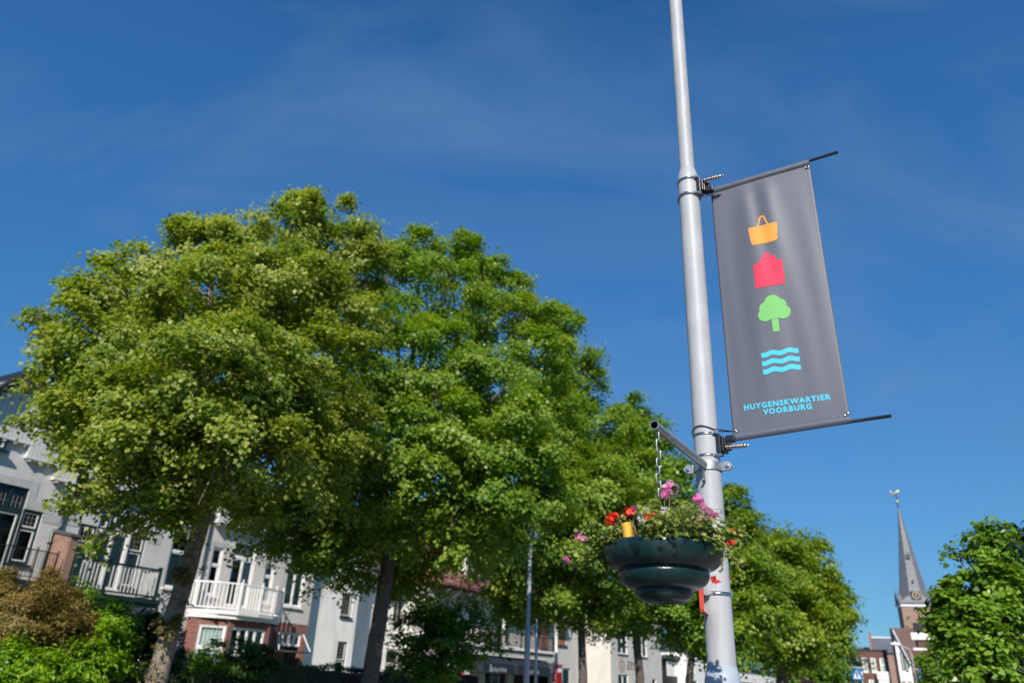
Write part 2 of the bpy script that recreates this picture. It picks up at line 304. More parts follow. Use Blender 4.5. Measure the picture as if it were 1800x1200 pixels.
def clumps(lobes, dens=9.0, per=26, csize=0.34, leaf=0.10, squash=0.85, flat=0.42, bright=0.5, inner=0.6, kdens=0.75, capk=1.5):
    """lobes: (centre, radius). Leaf sprays spread through each lobe's outer volume."""
    CC, NN, SS, TT, OO = [], [], [], [], []
    sub = []
    for c, R in lobes:
        c = np.array(c)
        if R < 1.7 * csize: sub.append((c, R, 0, np.array([0, 0, 1.0]), 0)); continue
        m_ = 15 if R > 4 * csize else 10; k = np.arange(m_); zz = 1 - 2 * (k + 0.5) / m_; an = k * 2.39996 + RNG.random() * 6; rr_ = np.sqrt(1 - zz * zz)
        dd_ = unit(np.stack([rr_ * np.cos(an), rr_ * np.sin(an), zz], 1) + RNG.normal(size=(m_, 3)) * 0.2)
        for q in dd_[:3 if R > 2.2 * csize else 2]:          # leafy branch tips standing out of the crown
            q = unit(q * np.array([1, 1, 0.7]) + RNG.normal(size=3) * 0.4); qq = q * R
            for f_, r_ in ((0.92, .20), (1.07, .15), (1.20, .10)): sub.append((c + qq * f_ + np.array([0, 0, -0.04 * R * (f_ - .9) * 3]), R * r_, 0.05, unit(q * 0.5 + np.array([0, 0, 0.8])), 1))
        for q in dd_:
            if RNG.random() < 0.12: continue
            sub.append((c + q * R * (0.56 + 0.30 * RNG.random()) * np.array([1, 1, 0.9]), R * (0.26 + 0.20 * RNG.random()), RNG.normal() * 0.09, unit(q * 0.75 + np.array([0, 0, 0.6])), 1))
        sub.append((c, R * 0.55, -0.2, np.array([0, 0, 1.0]), 0))  # core leaves tinted darker: the crown's inner shade put into their colour
    for c, R, sb, axis, cap in sub:
        c = np.array(c); n = max(3, int(dens * 12.6 * R * R * kdens * 0.68))
        if cap: n = int(n * capk) + 2
        d = unit(RNG.normal(size=(n, 3)))
        if cap:
            da = d @ axis; neg = da < -0.1; d[neg] -= 2 * da[neg][:, None] * axis; d = unit(d * np.array([1.0, 1.0, 1.0]) + axis * 0.15)
        rr = R * (inner + (1.02 - inner) * RNG.random(n) ** 0.6)
        # lumpy outline
        ph = RNG.random(3) * 6.28
        lump = 1 + 0.16 * np.sin(d[:, 0] * 5 + ph[0]) * np.sin(d[:, 1] * 5 + ph[1]) + 0.12 * np.sin(d[:, 2] * 7 + ph[2])
        p = c + d * (rr * lump)[:, None] * (np.array([1.12, 1.12, 0.66]) if cap else (np.array([1.35, 1.35, 0.55]) if R < 1.7 * csize else np.array([1, 1, squash])))
        stray = RNG.random(n) < 0.10
        p[stray] += d[stray] * 0.28 * min(R, 1.2) * RNG.random((stray.sum(), 1))
        ax = unit(d * np.array([1, 1, 0.4]) + RNG.normal(size=(n, 3)) * 0.35 + np.array([0, 0, -0.12]))   # spray direction
        up = unit(d * 0.55 + np.array([0, 0, 0.75]) + RNG.normal(size=(n, 3)) * 0.25)
        up = unit(up - ax * np.sum(up * ax, 1, keepdims=True)); sd_ = np.cross(up, ax)
        cs = csize * (0.7 + 0.7 * RNG.random(n))
        q = np.clip(RNG.normal(size=(n, per, 3)) * 0.5, -1.0, 1.0)
        P = p[:, None] + (ax[:, None] * q[..., 0:1] * 1.0 + sd_[:, None] * q[..., 1:2] * 0.85 + up[:, None] * q[..., 2:3] * flat) * cs[:, None, None]
        P[..., 2] -= (q[..., 0] ** 2 + q[..., 1] ** 2) * cs[:, None] * 0.28
        NO = up[:, None] * 0.42 + axis * 0.6 + RNG.normal(size=(n, per, 3)) * 0.42 + d[:, None] * 0.5
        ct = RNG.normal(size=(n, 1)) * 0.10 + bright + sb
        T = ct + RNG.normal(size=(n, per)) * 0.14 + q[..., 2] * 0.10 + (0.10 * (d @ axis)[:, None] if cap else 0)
        CC.append(P.reshape(-1, 3)); NN.append(NO.reshape(-1, 3)); TT.append(T.ravel()); SS.append(leaf * (0.6 + 0.7 * RNG.random(n * per)))
        OO.append(np.repeat(ax, per, axis=0))
    return np.concatenate(CC), np.concatenate(NN), np.concatenate(SS), np.clip(np.concatenate(TT), 0, 1), np.concatenate(OO)
def trunk_mesh(pts, rs, lobes, m, base, parent, twig=0.025, nm='trunk', limbs=True):
    b = MB(); base = Vector(base)
    # refine the trunk line
    P = []; Rr = []
    for i in range(len(pts) - 1):
        for k in range(6):
            t = k / 6; P.append(Vector(pts[i]).lerp(Vector(pts[i + 1]), t) - base); Rr.append(rs[i] * (1 - t) + rs[i + 1] * t)
    P.append(Vector(pts[-1]) - base); Rr.append(rs[-1])
    b.tube(P, Rr, m, 18, True, 0.14)
    top = Vector(pts[-1]); low = Vector(pts[-2])
    if limbs:
        for i, (c, R) in enumerate(lobes):
            c = Vector(c); t = random.random() * 0.5 + 0.5; a = low.lerp(top, t) if c.z < top.z + 1.5 else top
            mid = a.lerp(c, 0.5) + Vector((0, 0, 0.25 * (c - a).length * 0.5)); r0 = min(rs[-1] * 0.75, twig + 0.012 * R + 0.007 * (c - a).length)
            q = [a.lerp(mid, k / 4).lerp(mid.lerp(c, k / 4), k / 4) - base for k in range(5)]
            b.tube(q, [r0, r0 * 0.8, r0 * 0.62, r0 * 0.45, r0 * 0.25], m, 7, False, 0.1)
            for j in range(int(5 * R) + 2):
                e = c + Vector(unit(RNG.normal(size=3)).tolist()) * R * 0.95; s0 = mid.lerp(c, 0.3 + 0.7 * random.random())
                b.tube([s0 - base, s0.lerp(e, 0.5) - base + Vector((0, 0, 0.08 * R)), e - base], [r0 * 0.3, r0 * 0.2, r0 * 0.08], m, 5, False)
    return b.build(nm, parent)
def tree(name, label, cat, base, trunk, rs, lobes_px, m, bark, group=None, shape=DIAMOND, **kw):
    root = thing(name, label, cat, base, 0, group)
    lobes = [(at(px, py, r), R) for px, py, r, R in lobes_px]
    trunk_mesh([base] + trunk, rs, lobes, bark, base, root)
    c, n, s, t, o = clumps(lobes, **kw)
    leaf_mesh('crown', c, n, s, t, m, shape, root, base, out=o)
    return root
def ground(px, py, r):
    p = at(px, py, r); return Vector((p.x, p.y, 0))

# ------------------------------------------------------------------ ground
g = MB(); g.box(-700, 700, -300, 900, -0.5, 0, M_GRASS); struct(g.build('ground'))
def strip(name, n0, n1, z, m, s0=-40, s1=260):
    b = MB(); b.v = []; a = [SW(s0, n0, z), SW(s1, n0, z), SW(s1, n1, z), SW(s0, n1, z)]; c = [p - Vector((0, 0, 0.2)) for p in a]
    b.add(a + c, [(3, 2, 1, 0), (0, 1, 5, 4), (1, 2, 6, 5), (2, 3, 7, 6), (3, 0, 4, 7)], m); return struct(b.build(name))
strip('pavement', -11.0, -7.2, 0.12, M_PAVE); strip('road', -7.2, -1.2, 0.004, M_ASPH); strip('pavement', -1.2, 6, 0.12, M_PAVE)
strip('path', -24.5, -22.5, 0.05, M_PAVE)

# ------------------------------------------------------------------ lamp post in front
PC = Vector((1.047, 3.757, 0))
lp = thing('lamp_post', 'tall pale grey lamp post in the foreground carrying the banner and flower bowl', 'lamp post', PC)
b = MB(); b.lathe([(0.0, 0), (0.095, 0.0), (0.095, 1.3), (0.088, 1.45), (0.0875, 1.52), (0.082, 1.64), (0.068, 1.70), (0.06, 1.70)], M_POLE2, 48); b.build('base_section', lp)
b = MB(); b.lathe([(0.0675, 1.66), (0.0660, 2.0), (0.0640, 2.6), (0.0625, 3.4), (0.0615, 4.44), (0.0612, 4.47), (0.058, 4.505), (0.050, 4.53), (0.044, 4.545)], M_POLE, 48); b.build('lower_shaft', lp)
b = MB(); b.lathe([(0.0452, 4.50), (0.0450, 5.5), (0.0425, 7.0), (0.040, 9.0), (0.0, 9.0)], M_POLE, 40); b.build('upper_shaft', lp)
for z, h, m in ((2.017, 0.018, M_STEEL), (2.205, 0.010, M_STEEL)):
    b = MB(); b.lathe([(0.066, z - h / 2), (0.0685, z - h / 2), (0.0685, z + h / 2), (0.066, z + h / 2)], m, 48)
    b.box(0.064, 0.073, -0.008, 0.008, z - h * .6, z + h * .6, m); b.build('steel_band', lp)
b = MB()                                           # inspection screws on the base section
for a in (215, 300):
    b = MB(); b.tube([(0.083 * math.cos(rad(a)), 0.083 * math.sin(rad(a)), 1.60), (0.088 * math.cos(rad(a)), 0.088 * math.sin(rad(a)), 1.60)], 0.004, M_BLACKM, 8); b.build('screw', lp)


# sign on the post, seen almost edge on
sg = thing('road_sign', 'red edged sign plate seen edge-on, strapped to the lamp post behind the bowl', 'sign', PC + Vector((0, 0, 2.0)))
sdv = Vector((math.sin(rad(21)), math.cos(rad(21)), 0)); snv = Vector((-sdv.y, sdv.x, 0))   # plate direction and its outward face
sc0 = at(1237, 1050, 3.70) - sg.location; sc0.z = 0
def sbox(b, a0, a1, n0, n1, z0, z1, m):
    v = [sc0 + sdv * a + snv * n + Vector((0, 0, z)) for z in (z0, z1) for n in (n0, n1) for a in (a0, a1)]
    b.add(v, [(0, 2, 3, 1), (4, 5, 7, 6), (0, 1, 5, 4), (2, 6, 7, 3), (0, 4, 6, 2), (1, 3, 7, 5)], m)
b = MB(); sbox(b, 0.004, 0.296, 0.016, 0.019, -0.076, 0.276, M_SIGNW)
sbox(b, 0, 0.004, 0.0, 0.02, -0.08, 0.28, M_RED); sbox(b, 0.296, 0.3, 0.0, 0.02, -0.08, 0.28, M_RED); sbox(b, 0.004, 0.296, 0.0, 0.02, -0.08, -0.076, M_RED); sbox(b, 0.004, 0.296, 0.0, 0.02, 0.276, 0.28, M_RED); b.build('sign_plate', sg)
b = MB(); sbox(b, 0.02, 0.28, 0.004, 0.0155, 0.005, 0.03, M_GALV); b.build('rear_rail', sg); b = MB(); sbox(b, 0.02, 0.28, 0.004, 0.0155, 0.17, 0.195, M_GALV); b.build('rear_rail', sg)
b = MB(); b.bar(sc0 + sdv * 0.12 + Vector((0, 0, 0.017)), Vector((-0.04, 0.0, 0.017)), 0.03, 0.02, M_GALV); b.build('clip', sg)

# ------------------------------------------------------------------ banner
TL = Vector((1.1809, 3.7484, 0))
BW = 0.576; ZT = 4.405; ZB = 2.787
def bpt(u, z, off=0.0):
    """point on the cloth: u metres out from its inner edge, at height z of the flat cloth"""
    t = (ZT - z) / (ZT - ZB); x = 0.008 * t + u
    lift = u / BW * (0.024 * (1 - t) + 0.030 * t)
    f = math.exp(-((t - 0.20) / 0.30) ** 2) * min(1, t / 0.09); c = math.sin(math.pi * min(1, max(0, t)))
    w_ = 0.0055 * f * math.sin(2 * math.pi * (u - 0.10 * t) / 0.15 + 0.6) * math.exp(-((u - 0.26 - 0.10 * t) / 0.11) ** 2)
    w_ += 0.022 * c ** 0.6 * (1 - 0.62 * t) * math.sin(math.pi * min(1, u / BW)) ** 1.5
    w_ += 0.0022 * c * math.sin(2 * math.pi * (u + 0.10 * t) / 0.31 + 2.2) + 0.0010 * c * math.sin(2 * math.pi * (u * 1.1 - 0.08 * t) / 0.13 + 0.4)
    return TL + N * x - D * (off + w_) + Vector((0, 0, z + lift))
M_CLOTH, t_, b_ = newmat('banner_cloth')
b_.inputs['Roughness'].default_value = 0.54; b_.inputs['Specular IOR Level'].default_value = 0.65
def clothify(t_, b_, col):
    co = t_.nodes.new('ShaderNodeTexCoord'); n = t_.nodes.new('ShaderNodeTexNoise'); n.inputs['Scale'].default_value = 420; n.inputs['Detail'].default_value = 2
    t_.links.new(co.outputs['Object'], n.inputs['Vector'])
    r = t_.nodes.new('ShaderNodeValToRGB'); r.color_ramp.elements[0].position = 0.35; r.color_ramp.elements[1].position = 0.65
    r.color_ramp.elements[0].color = tuple(c * 0.86 for c in col) + (1,); r.color_ramp.elements[1].color = tuple(min(1, c * 1.14) for c in col) + (1,)
    t_.links.new(n.outputs['Fac'], r.inputs[0]); t_.links.new(r.outputs[0], b_.inputs['Base Color'])
clothify(t_, b_, (0.086, 0.094, 0.128))
def cloth_ink(name, col):
    m, t, b = newmat(name); b.inputs['Roughness'].default_value = 0.6; b.inputs['Specular IOR Level'].default_value = 0.5; clothify(t, b, col); return m
I_OR = cloth_ink('orange_ink', (0.75, 0.30, 0.035)); I_RD = cloth_ink('red_ink', (0.68, 0.022, 0.07))
I_GR = cloth_ink('green_ink', (0.17, 0.48, 0.13)); I_BL = cloth_ink('cyan_ink', (0.055, 0.50, 0.72))
bn = thing('street_banner', 'grey vertical street banner with four coloured icons on black rods beside the lamp post', 'banner', TL + Vector((0, 0, 3.6)))
BL = bn.location
b = MB(); NU, NV = 56, 130; V = []
for j in range(NV + 1):
    z = ZT + (ZB - ZT) * j / NV
    for i in range(NU + 1): V.append(bpt(BW * i / NU, z) - BL)
b.add(V, [(j * (NU + 1) + i, (j + 1) * (NU + 1) + i, (j + 1) * (NU + 1) + i + 1, j * (NU + 1) + i + 1) for j in range(NV) for i in range(NU)], M_CLOTH, True)
cloth = b.build('cloth', bn); so_ = cloth.modifiers.new('thickness', 'SOLIDIFY'); so_.thickness = 0.0012; so_.offset = -1
# sleeves (hems) around the rods
for z0, z1, nm in ((ZT, ZT - 0.042, 'hem'), (ZB + 0.042, ZB, 'hem')):
    b = MB(); V = []
    prof = [(0.0015, 0.0), (0.011, 0.2), (0.0135, 0.5), (0.011, 0.8), (0.0015, 1.0)]
    for o__, t in prof:
        for i in range(NU + 1): V.append(bpt(BW * i / NU * 1.0, z0 + (z1 - z0) * t, o__ if z0 > 4 or t < 0.99 else o__) - BL)
    b.add(V, [(j * (NU + 1) + i, (j + 1) * (NU + 1) + i, (j + 1) * (NU + 1) + i + 1, j * (NU + 1) + i + 1) for j in range(4) for i in range(NU)], M_CLOTH, True)
    h = b.build(nm, bn)
def rod(z, out_, lift):
    a = TL - N * 0.03 + Vector((0, 0, z)); e = TL + N * out_ + Vector((0, 0, z + lift))
    b = MB(); b.tube([a - BL, e - BL], 0.0085, M_BLACKM, 12); return b.build('rod', bn)
rod(ZT - 0.016, 0.735, 0.036); rod(ZB + 0.016, 0.765, 0.030)
# eyelets and cable ties
for u, z in ((0.012, ZT - 0.055), (BW - 0.014, ZT - 0.052), (0.012, ZB + 0.052), (BW - 0.014, ZB + 0.05)):
    p = bpt(u, z, 0.004) - BL; b = MB()
    ring = [p + (N * math.cos(a) + Vector((0, 0, 1)) * math.sin(a)) * 0.0085 for a in [2 * math.pi * k / 16 for k in range(17)]]
    b.tube(ring, 0.0035, M_STEEL, 6, False); b.build('eyelet', bn)
def tie(z, zp, m):
    b = MB(); e = bpt(0.012, z, 0.006); r = 0.069
    pts = [PC + Vector((math.cos(a) * r, math.sin(a) * r, zp + 0.012 * math.sin(a * 2))) for a in [rad(x) for x in range(-35, 300, 12)]]
    b.tube([q - BL for q in [e] + pts + [e]], 0.0028, m, 6, False); b.build('cable_tie', bn)
tie(ZT - 0.055, 4.325, M_GALV); tie(ZB + 0.052, 2.842, M_BLACKM)
def bracket(z, side):
    c = PC + Vector((0, 0, z)) - BL
    for dz in (-0.058, 0.058):
        bk = MB()
        bk.lathe([(0.0625, -0.005), (0.067, -0.006), (0.067, 0.006), (0.0625, 0.005)], M_STEEL, 40, (c.x, c.y, c.z + dz))
        bk.bar(c + N * 0.05 - D * 0.055 + Vector((0, 0, dz)), c + N * 0.085 - D * 0.03 + Vector((0, 0, dz)), 0.008, 0.009, M_STEEL); bk.build('clamp_band', bn)
    bo = MB()
    def blk(n0, n1, d0, d1, z0, z1, m):
        v = [c + N * n + D * d + Vector((0, 0, zz)) for zz in (z0, z1) for d in (d0, d1) for n in (n0, n1)]
        bo.add(v, [(0, 2, 3, 1), (4, 5, 7, 6), (0, 1, 5, 4), (2, 6, 7, 3), (0, 4, 6, 2), (1, 3, 7, 5)], m)
    blk(0.060, 0.082, -0.040, 0.030, -0.052, 0.052, M_BLACKM); blk(0.084, 0.096, -0.034, 0.03, -0.040, 0.040, M_BLACKM)
    blk(0.098, 0.106, -0.030, 0.028, -0.044 , 0.036, M_BLACKM)
    dzr = 0.03 * side
    blk(0.106, 0.150, -0.018, 0.020, min(dzr - 0.016, dzr + 0.016), dzr + 0.016, M_BLACKM); blk(0.104, 0.128, -0.014, 0.016, -0.03, 0.03, M_BLACKM)
    bo.build('bracket_body', bn, bevel=0.003)
    sp = MB(); a = c + N * 0.106 - Vector((0, 0, 0.022 * side)) - D * 0.034; n_ = 200; pts = []
    for i in range(n_ + 1):
        t = i / n_; an = t * 2 * math.pi * 9; pts.append(a + N * (0.09 * t) + D * 0.0095 * math.cos(an) + Vector((0, 0, 0.0095 * math.sin(an))))
    sp.tube(pts, 0.0032, M_BRASS, 6, False); sp.tube([a, a + N * 0.115], 0.0035, M_BRASS, 8)
    sp.tube([a + N * 0.092, a + N * 0.096, a + N * 0.104], [0.010, 0.011, 0.010], M_BRASS, 6); sp.tube([a + N * 0.104, a + N * 0.122], [0.006, 0.002], M_BRASS, 8)
    sp.build('tension_spring', bn)
bracket(4.385, -1); bracket(2.755, 1)

# prints on the cloth: flat shapes cut finely and laid on the folds
def print_poly(loops, m, name, off=0.0016, tri=None):
    bm = bmesh.new()
    for lp_ in loops:
        vs = [bm.verts.new((x, z, 0)) for x, z in lp_]; bm.faces.new(vs)
    return finish_print(bm, m, name, off)
def finish_print(bm, m, name, off=0.0016):
    xs = [v.co.x for v in bm.verts]; zs = [v.co.y for v in bm.verts]
    bm.normal_update(); bmesh.ops.triangulate(bm, faces=bm.faces[:])
    st = 0.009
    x = math.floor(min(xs) / st) * st + st
    while x < max(xs):
        bmesh.ops.bisect_plane(bm, geom=bm.verts[:] + bm.edges[:] + bm.faces[:], plane_co=(x, 0, 0), plane_no=(1, 0, 0)); x += st
    z = math.floor(min(zs) / 0.03) * 0.03 + 0.03
    while z < max(zs):
        bmesh.ops.bisect_plane(bm, geom=bm.verts[:] + bm.edges[:] + bm.faces[:], plane_co=(0, z, 0), plane_no=(0, 1, 0)); z += 0.03
    for v in bm.verts:
        t = (ZT - v.co.y) / (ZT - ZB); p = bpt(v.co.x - 0.008 * t, v.co.y - (v.co.x / BW) * 0.027, off) - BL; v.co = p
    for f in bm.faces: f.smooth = True
    me = bpy.data.meshes.new(name); bm.to_mesh(me); bm.free(); me.materials.append(m)
    bmx = me
    o = bpy.data.objects.new(name, me); C.objects.link(o); o.parent = bn; return o
# basket
def arc(cx, cz, r, a0, a1, n=12, rz=None):
    rz = rz or r
    return [(cx + r * math.cos(rad(a0 + (a1 - a0) * k / n)), cz + rz * math.sin(rad(a0 + (a1 - a0) * k / n))) for k in range(n + 1)]
body = [(0.199, 4.044)] + [(0.203, 4.05), (0.356, 4.05), (0.361, 4.044)] + [(0.356, 3.960)] + arc(0.334, 3.949, 0.021, 0, -90, 6) + arc(0.228, 3.949, 0.021, 270, 180, 6)
icon1 = print_poly([body], I_OR, 'basket_icon')
hand = []
o1 = [(0.247, 4.048), (0.262, 4.095)] + arc(0.281, 4.098, 0.019, 170, 10, 10) + [(0.300, 4.095), (0.315, 4.048)]
i1 = [(0.305, 4.048), (0.291, 4.092)] + arc(0.281, 4.096, 0.0095, 10, 170, 8) + [(0.271, 4.092), (0.257, 4.048)]
# handle as strips
oo = o1; ii = i1[::-1]
import itertools
nO = len(oo); strips = []
def samp(pl, t):
    L_ = [0]; 
    for a, c in zip(pl, pl[1:]): L_.append(L_[-1] + math.hypot(c[0] - a[0], c[1] - a[1]))
    d = t * L_[-1]
    for k in range(len(L_) - 1):
        if d <= L_[k + 1] + 1e-9:
            q = (d - L_[k]) / max(1e-9, L_[k + 1] - L_[k]); return (pl[k][0] + (pl[k + 1][0] - pl[k][0]) * q, pl[k][1] + (pl[k + 1][1] - pl[k][1]) * q)
    return pl[-1]
for k in range(24):
    strips.append([samp(oo, k / 24), samp(oo, (k + 1) / 24), samp(ii, (k + 1) / 24), samp(ii, k / 24)])
print_poly(strips, I_OR, 'basket_handle_icon')
print_poly([[(0.206, 3.648), (0.364, 3.648), (0.364, 3.804), (0.332, 3.804), (0.332, 3.836), (0.301, 3.836), (0.301, 3.864), (0.267, 3.864), (0.267, 3.837), (0.249, 3.837), (0.249, 3.821), (0.235, 3.821), (0.235, 3.802), (0.206, 3.802)]], I_RD, 'gabled_house_icon')
DS = ((0.334, 3.478, 0.040), (0.320, 3.524, 0.037), (0.285, 3.549, 0.042), (0.250, 3.518, 0.037), (0.243, 3.478, 0.040), (0.288, 3.495, 0.050))
def reach(a):
    best = 0.0
    for cx_, cz_, r_ in DS:
        dx, dz = cx_ - 0.288, cz_ - 3.500; pr_ = dx * math.cos(a) + dz * math.sin(a); q_ = r_ * r_ - (dx * dx + dz * dz - pr_ * pr_)
        if q_ > 0: best = max(best, pr_ + math.sqrt(q_))
    return best
print_poly([[(0.288 + reach(rad(k * 4)) * math.cos(rad(k * 4)), 3.5 + reach(rad(k * 4)) * math.sin(rad(k * 4))) for k in range(90)]], I_GR, 'tree_icon', 0.0020)
print_poly([[(0.271, 3.370), (0.306, 3.370), (0.306, 3.458), (0.271, 3.458)]], I_GR, 'tree_icon_stem', 0.0010)

for zc in (3.247, 3.199, 3.152):
    up_ = [(0.196 + 0.191 * k / 30, zc + 0.0135 + 0.0052 * math.sin(2 * math.pi * (k / 30) * 2.25 + 3.6)) for k in range(31)]
    dn_ = [(x, z - 0.028) for x, z in up_][::-1]
    print_poly([up_ + dn_], I_BL, 'wave_icon')
def text_mesh(txt, size, bold=0.0, spacing=1.0, align='CENTER'):
    cu = bpy.data.curves.new('t', 'FONT'); cu.body = txt; cu.size = size; cu.offset = bold; cu.align_x = align; cu.space_character = spacing; cu.resolution_u = 3
    ob = bpy.data.objects.new('t', cu); C.objects.link(ob); dg = bpy.context.evaluated_depsgraph_get(); dg.update()
    me = bpy.data.meshes.new_from_object(ob.evaluated_get(dg)); bpy.data.objects.remove(ob); bpy.data.curves.remove(cu); return me
for txt, cx, z, wd in (('HUYGENSKWARTIER', 0.294, 2.952, 0.432), ('VOORBURG', 0.294, 2.914, 0.242)):
    me = text_mesh(txt, 0.040, 0.0019, 1.22); bm = bmesh.new(); bm.from_mesh(me)
    bmesh.ops.dissolve_limit(bm, angle_limit=0.01, verts=bm.verts[:], edges=bm.edges[:])
    xs = [v.co.x for v in bm.verts]; x0, x1 = min(xs), max(xs); k_ = wd / (x1 - x0)
    for v in bm.verts: v.co.x = cx + (v.co.x - (x0 + x1) / 2) * k_; v.co.y = z + v.co.y
    finish_print(bm, I_BL, 'lettering')
for o in bn.children:                                # face normals towards the viewer side
    pass

# ------------------------------------------------------------------ flower bowl, its bracket and plants
AE = Vector((0.659, 3.130, 2.643)); ad = (Vector((AE.x, AE.y, 0)) - PC).normalized(); asd = Vector((-ad.y, ad.x, 0))
br = thing('basket_bracket', 'galvanised bracket with open tube arm clamped round the lamp post below the banner', 'bracket', PC + Vector((0, 0, 2.643)))
b = MB(); A0 = ad * 0.075; A1 = AE - br.location + ad * 0.035
b.tube([A0, A1], 0.0205, M_GALV, 28, False); b.tube([A1 * 0.3, A1 + ad * 0.0002], 0.0172, M_BLACKM, 24, False)
V = []
for r in (0.0172, 0.0205): V += [A1 + (asd * math.cos(2 * math.pi * k / 28) + Vector((0, 0, 1)) * math.sin(2 * math.pi * k / 28)) * r for k in range(28)]
b.add(V, [(k, (k + 1) % 28, 28 + (k + 1) % 28, 28 + k) for k in range(28)], M_GALV); b.build('arm_tube', br)
b = MB(); hz = 0.022
pr = []
a0_ = math.atan2(ad.y, ad.x)
for k in range(25):
    a = a0_ - rad(88) + rad(176) * k / 24; pr.append((math.cos(a), math.sin(a)))
def strap(b, pts, hz, th, m):
    V = []
    for p, n in pts: V += [p - n * th / 2 + Vector((0, 0, -hz)), p + n * th / 2 + Vector((0, 0, -hz)), p + n * th / 2 + Vector((0, 0, hz)), p - n * th / 2 + Vector((0, 0, hz))]
    f = []
    for i in range(len(pts) - 1):
        for k in range(4): f.append((i * 4 + k, (i + 1) * 4 + k, (i + 1) * 4 + (k + 1) % 4, i * 4 + (k + 1) % 4))
    f += [(0, 1, 2, 3), tuple(len(V) - 4 + k for k in (3, 2, 1, 0))]; b.add(V, f, m)
half = [(Vector((x, y, 0)) * 0.0685, Vector((x, y, 0))) for x, y in pr]
e0 = half[0][0]; e1 = half[-1][0]
ear = lambda e, s: [(e + (asd * s) * 0.012 + ad * 0.004, ad), (e + asd * s * 0.034 + ad * 0.004, ad)]
strap(b, [ear(e0, -1)[1], ear(e0, -1)[0]] + half + ear(e1, 1), hz, 0.006, M_GALV)
back = [(Vector((-x, -y, 0)) * 0.0685, Vector((-x, -y, 0))) for x, y in pr]
be0 = back[0][0]; be1 = back[-1][0]
strap(b, [(be0 + asd * 0.034 - ad * 0.004, -ad), (be0 + asd * 0.012 - ad * 0.004, -ad)] + back + [(be1 - asd * 0.012 - ad * 0.004, -ad), (be1 - asd * 0.034 - ad * 0.004, -ad)], hz, 0.006, M_GALV)
b.build('clamp', br, bevel=0.0015)
for s in (-1, 1):
    b = MB(); p = asd * s * 0.104; b.tube([p + ad * 0.0075, p + ad * 0.0005], 0.0225, M_GALV, 24, smooth=False); b.tube([p - ad * 0.0005, p - ad * 0.0075], 0.0225, M_GALV, 24, smooth=False); b.build('clamp_ear', br)
    b = MB(); b.tube([p + ad * 0.022, p + ad * 0.012], 0.0095, M_GALV, 6, smooth=False); b.tube([p + ad * 0.026, p - ad * 0.03], 0.005, M_GALV, 8); b.build('bolt', br)
b = MB(); b.bar(ad * 0.10 - Vector((0, 0, 0.012)), ad * 0.074 - Vector((0, 0, 0.085)), 0.012, 0.006, M_GALV); b.bar(ad * 0.074 - Vector((0, 0, 0.083)), ad * 0.10 - Vector((0, 0, 0.083)), 0.012, 0.006, M_GALV); b.build('support_lug', br)

BC = Vector((0.659, 3.130, 2.128))
hp = thing('hanging_bowl', 'dark green three-tiered plastic flower bowl hanging on a chain', 'hanging planter', BC)
prof = [(0.0, -0.05), (0.215, -0.03), (0.232, -0.004), (0.240, 0.002), (0.2465, -0.002), (0.2485, -0.012), (0.2480, -0.028), (0.2440, -0.046), (0.2355, -0.063), (0.223, -0.078), (0.207, -0.090), (0.193, -0.0965), (0.186, -0.0985), (0.1805, -0.1000),
        (0.1795, -0.1015), (0.1835, -0.1050), (0.1845, -0.114), (0.182, -0.128), (0.174, -0.143), (0.161, -0.156), (0.144, -0.1655), (0.128, -0.171), (0.118, -0.173), (0.1125, -0.1740), (0.1120, -0.1755), (0.1145, -0.179), (0.1135, -0.189), (0.107, -0.201), (0.094, -0.212), (0.074, -0.2195), (0.052, -0.222), (0.046, -0.2225), (0.045, -0.219), (0.0, -0.219)]
b = MB(); b.lathe(prof[::-1], M_BOWL, 96); bo = b.build('bowl', hp)
b = MB(); b.lathe([(0, -0.028), (0.216, -0.024)], mat('soil', (0.05, 0.035, 0.02), 0.95, 0, 0.4, 40, 0.6, 60), 32); b.build('soil', hp)
b = MB()
def link(b, c, L_, wd, r, ang, m):
    pts = []; h = L_ / 2 - wd / 2
    for k in range(25):
        a = 2 * math.pi * k / 24; x = math.cos(a) * wd / 2; z = math.sin(a) * wd / 2 + (h if math.sin(a) >= 0 else -h)
        pts.append(c + Vector((math.cos(ang) * x, math.sin(ang) * x, z)))
    b.tube(pts, r, m, 7, False)
z = AE.z - BC.z - 0.022
b.tube([Vector((0, 0, z + 0.035)), Vector((0, 0, z - 0.012))], 0.004, M_GALV, 8)
i = 0
while z > 0.03:
    L_ = 0.062 if i == 1 else 0.042
    link(b, Vector((0.004 * math.sin(i), 0, z - L_ / 2)), L_, 0.022, 0.0034, (0.4 if i % 2 else 1.9), M_GALV); z -= L_ - 0.009; i += 1
b.build('chain', hp)
b = MB()
for k in range(3):
    a = 2 * math.pi * k / 3 + 0.5; p = Vector((0.21 * math.cos(a), 0.21 * math.sin(a), -0.01)); b.tube([Vector((0, 0, 0.05)), p], 0.003, M_GALV, 6)
b.build('hanger_wire', hp)
# yellow watering tube
h0 = at(1105, 966, 3.045); h1 = at(1100, 919, 3.045)
ht = thing('watering_tube', 'yellow corrugated watering tube standing up among the flowers in the bowl', 'tube', h0)
b = MB(); pts = []; rs = []; ax = (h1 - h0); L_ = ax.length
for k in range(81):
    t = k / 80; pts.append(ax * t + Vector((0.004 * math.sin(t * 3), 0, 0))); rs.append(0.0215 + 0.0016 * math.sin(t * 2 * math.pi * 17))
b.tube(pts, rs, M_HOSE, 24, False); b.tube([p for p in pts[::8]], 0.0185, mat('tube_inside', (0.25, 0.13, 0.02)), 20, False); b.build('corrugated_tube', ht)

